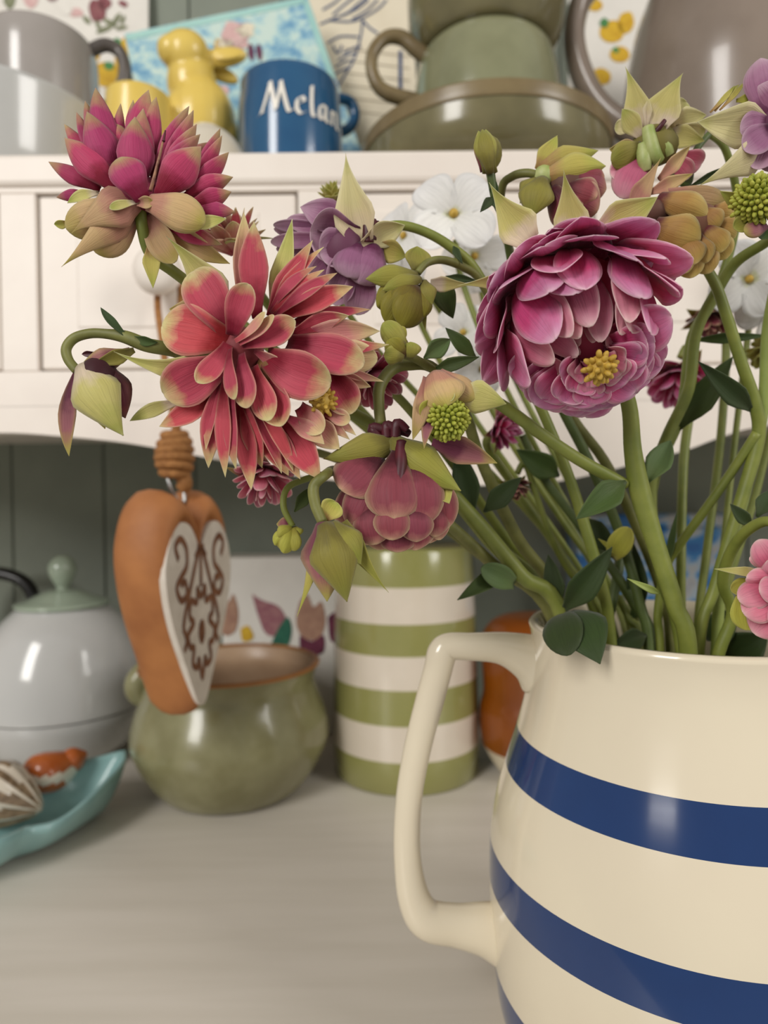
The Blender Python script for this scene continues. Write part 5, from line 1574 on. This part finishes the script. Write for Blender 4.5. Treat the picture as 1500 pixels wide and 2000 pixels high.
back_flower('brownish faded columbine blurred behind the right-hand stems', 1385, 625, .29, 46, (.1, -.4, -.9), 'dusky', 1360, ringset('dusky', 'broad'), 'sepal_d', 5,
            [(1385, 590, .29), (1400, 570, .291), (1418, 660, .292), (1408, 850, .284), (1380, 1080, .27), (1360, 1260, .264)], sr=8)
back_flower('pink columbine hidden below the coral star', 515, 938, .215, 62, (.1, -.5, -.9), 'dusky', 1100, ringset('rose_pale', 'broad'), 'sepal_m', 5,
            [(530, 900, .215), (560, 880, .217), (640, 890, .224), (760, 950, .243), (930, 1080, .266), (1095, 1220, .274)], sr=8, smat='stem_olive')
back_flower('small magenta columbine blurred behind the peach-sepalled anther knob', 985, 838, .26, 44, (.6, -.5, -.2), 'rose', 1210, ringset('rose', 'blade'), 'sepal_m', 5,
            [(960, 850, .262), (952, 875, .268), (1010, 960, .277), (1100, 1090, .275), (1200, 1260, .266)], sr=8)
back_flower('small brown-pink faded columbine hanging beside the left-hand leaves', 1005, 952, .262, 32, (0, -.4, -.9), 'dusky', 1195, ringset('dusky', 'broad'), 'sepal_d', 4,
            [(1010, 925, .262), (1025, 905, .262), (1045, 960, .262), (1090, 1080, .262), (1180, 1250, .262)], sr=6)
back_flower('rose columbine peeping out between the coral star and the hooked stalk', 738, 742, .205, 62, (.5, -.5, -.4), 'rose_pale', 1120, ringset('rose_pale', 'broad'), 'coral_pale', 5,
            [(760, 760, .208), (800, 800, .216), (880, 900, .237), (980, 1040, .255), (1098, 1208, .263)], sr=9)
back_flower('pale green columbine at the far right edge, behind the stems', 1500, 690, .27, 40, (-.4, -.4, -.8), 'sepal_y', 1420, ringset('sepal_y', 'broad'), 'sepal', 4,
            [(1505, 660, .27), (1515, 640, .27), (1520, 760, .27), (1480, 950, .266), (1420, 1150, .262), (1405, 1260, .26)], sr=7)

# --- white four-petalled flowers ---------------------------------------------------------------
def white_flower(label, px, py, D, r, axis, rot, foot, stem_pts):
    fl = mk(label, (px, py, 1.0), D, jug_in(foot), 'white_blossom')
    fl.o['group'] = 'white blossoms in the striped jug'
    a = V(axis).normalized()
    u = (V((1, 0, 0)) - a * a.x).normalized(); w_ = a.cross(u)
    C = fl.P(0, 0, 0)
    for k in range(4):
        ph = math.pi / 2 * k + rot
        er = u * math.cos(ph) + w_ * math.sin(ph)
        Ps = [C + er * (r * fl.k * vmap(i, 12)) + a * r * fl.k * (.22 * math.sin(2.2 * vmap(i, 12)) - .14 * vmap(i, 12) ** 2) for i in range(12)]
        petal('petal', Ps, [a] * 12, r * .98 * fl.k, 'broad', 'white', fl.o, .08, .04, ph=k)
    v, fc = ellipsoid_data(C + a * r * fl.k * .06, (r * fl.k * .1,) * 3, 12, 8)
    mesh('flower_eye', v, fc, 'anther', fl.o)
    tube('calyx', [C + a * r * fl.k * .02, C - a * r * fl.k * .5], [r * fl.k * .07, r * fl.k * .05], 'stem', fl.o)
    stem_to_jug(fl, stem_pts, [6] * len(stem_pts), 'stem')
    return fl
white_flower('white four-petalled blossom facing out behind the mauve flower stalk', 886, 420, .268, 92, (-.1, -.95, .2), .75, 1250,
             [(890, 470, .283), (900, 540, .281), (960, 700, .277), (1060, 900, .277), (1180, 1120, .2772), (1235, 1250, .2705)])
white_flower('white blossom partly hidden by the cream sepal of the mauve flower', 790, 462, .294, 72, (-.6, -.75, .2), .3, 1240,
             [(800, 500, .308), (830, 560, .315), (930, 720, .320), (1040, 900, .318), (1160, 1110, .301), (1225, 1250, .285)])
white_flower('white blossom low behind the small olive flower', 780, 540, .285, 60, (-.4, -.8, -.3), .5, 1230,
             [(798, 570, .295), (835, 660, .298), (915, 800, .300), (1020, 950, .296), (1135, 1115, .286), (1205, 1250, .274)])
white_flower('white blossom below the upright closed bud', 925, 500, .297, 70, (.3, -.85, -.4), .1, 1260,
             [(935, 540, .309), (955, 620, .309), (1025, 780, .302), (1110, 940, .293), (1205, 1130, .280), (1252, 1250, .271)])
white_flower('white blossom behind the left side of the pink rosette', 905, 650, .285, 62, (-.3, -.9, .1), .5, 1255,
             [(915, 690, .300), (940, 750, .306), (1010, 860, .307), (1090, 990, .303), (1190, 1150, .291), (1240, 1250, .281)])
white_flower('white blossom low down beside the rosette and the leafy stalks', 940, 720, .29, 56, (.2, -.9, -.3), .2, 1265,
             [(945, 750, .297), (960, 800, .298), (1020, 900, .296), (1100, 1020, .292), (1200, 1160, .282), (1250, 1250, .276)])
white_flower('white blossom at the right edge below the curved green stalk', 1462, 545, .275, 78, (-.2, -.9, -.3), .6, 1390,
             [(1465, 590, .288), (1460, 660, .288), (1440, 820, .283), (1420, 1000, .276), (1395, 1250, .268)])
white_flower('white blossom cut by the right edge above the pale green flower', 1512, 600, .28, 70, (-.5, -.8, -.2), .2, 1400,
             [(1512, 640, .292), (1500, 720, .29), (1470, 880, .284), (1440, 1040, .278), (1405, 1250, .27)])

# --- leafy stalks around the jug mouth -----------------------------------------------------------
lv = mk('leafy stalk spreading dark green leaves over the jug rim', (0, 0, 1.0), .24, jug_in(1130), 'leafy_stalk', 'stalk')
stem_to_jug(lv, [(880, 960, .226), (950, 1040, .229), (1020, 1125, .229), (1100, 1212, .2325)], [13, 15, 15, 15], 'stem')
leaf(lv, (1098, 1195, .231), (1196, 1068, .222), 56, 'leaf_dark', bend=.08, roll=10)
leaf(lv, (1108, 1198, .226), (1172, 1297, .200), 98, 'leaf_dark', bend=.14, kind='blade', cup=-.1, roll=-15)
leaf(lv, (1100, 1200, .226), (1112, 1280, .204), 76, 'leaf_dark', bend=.14, kind='broad', cup=-.1, roll=15)
leaf(lv, (1092, 1190, .233), (1070, 1082, .236), 40, 'leaf_dark', bend=.1)
leaf(lv, (990, 1108, .230), (893, 1172, .222), 36, 'leaf', bend=.1)
leaf(lv, (1005, 1140, .230), (940, 1108, .222), 46, 'leaf_pale', bend=.15, kind='broad')
leaf(lv, (945, 1000, .229), (1018, 932, .226), 42, 'leaf_dark', bend=.1)
leaf(lv, (924, 1012, .2275), (892, 868, .2305), 54, 'leaf_dark', bend=-.05)
lv2 = mk('slim leafy stalk rising behind the thick pale stem', (0, 0, 1.0), .26, jug_in(1215), 'leafy_stalk', 'stalk')
stem_to_jug(lv2, [(1020, 850, .262), (1060, 930, .262), (1120, 1010, .26), (1180, 1090, .257), (1240, 1180, .2535), (1275, 1275, .2535)], [7, 8, 9, 9, 10, 10], 'stem_dark')
leaf(lv2, (1092, 930, .26), (1008, 878, .256), 52, 'leaf', bend=.1)
leaf(lv2, (1130, 1010, .258), (1210, 1085, .25), 46, 'leaf_dark', bend=.1)
leaf(lv2, (1195, 1090, .2455), (1228, 1030, .237), 44, 'leaf_yellow', bend=.2, kind='broad')
leaf(lv2, (1215, 1085, .245), (1168, 1052, .24), 14, 'leaf_yellow', bend=.1)
leaf(lv2, (1250, 1200, .2545), (1238, 1062, .2555), 40, 'leaf_dark', bend=.1)
leaf(lv2, (1262, 1240, .244), (1195, 1262, .24), 40, 'leaf_dark', bend=.1)
lv3 = mk('bare green stalk slanting between the thick stem and the right-hand flowers', (0, 0, 1.0), .24, jug_in(1300), 'leafy_stalk', 'stalk')
stem_to_jug(lv3, [(1478, 845, .222), (1430, 920, .228), (1385, 985, .233), (1330, 1060, .241), (1300, 1110, .2455), (1285, 1200, .248), (1290, 1280, .248)], [9, 9, 9, 8.5, 8.5, 8.5, 8.5], 'stem')
leaf(lv3, (1302, 1108, .2445), (1322, 1000, .239), 14, 'leaf_pale')
lv4 = mk('short dark stalk standing against the inside of the jug mouth', (0, 0, 1.0), .25, jug_in(1190), 'leafy_stalk', 'stalk')
stem_to_jug(lv4, [(1212, 1080, .266), (1205, 1130, .263), (1190, 1200, .259), (1178, 1262, .256)], [9, 10, 10, 10], 'stem_dark')
leaf(lv4, (1212, 1085, .265), (1240, 1050, .262), 20, 'leaf_yellow')
lv5 = mk('pale leaning stalk crossing low in the jug mouth', (0, 0, 1.0), .25, jug_in(1260), 'leafy_stalk', 'stalk')
stem_to_jug(lv5, [(1208, 1165, .271), (1230, 1210, .267), (1255, 1270, .263)], [8, 8, 8], 'stem')
leaf(lv5, (1230, 1210, .267), (1262, 1168, .264), 20, 'leaf')
leaf(lv5, (1380, 1250, .25), (1440, 1190, .244), 60, 'leaf_dark', bend=.1)
leaf(lv5, (1420, 1290, .25), (1500, 1240, .24), 80, 'leaf_dark', bend=.1)
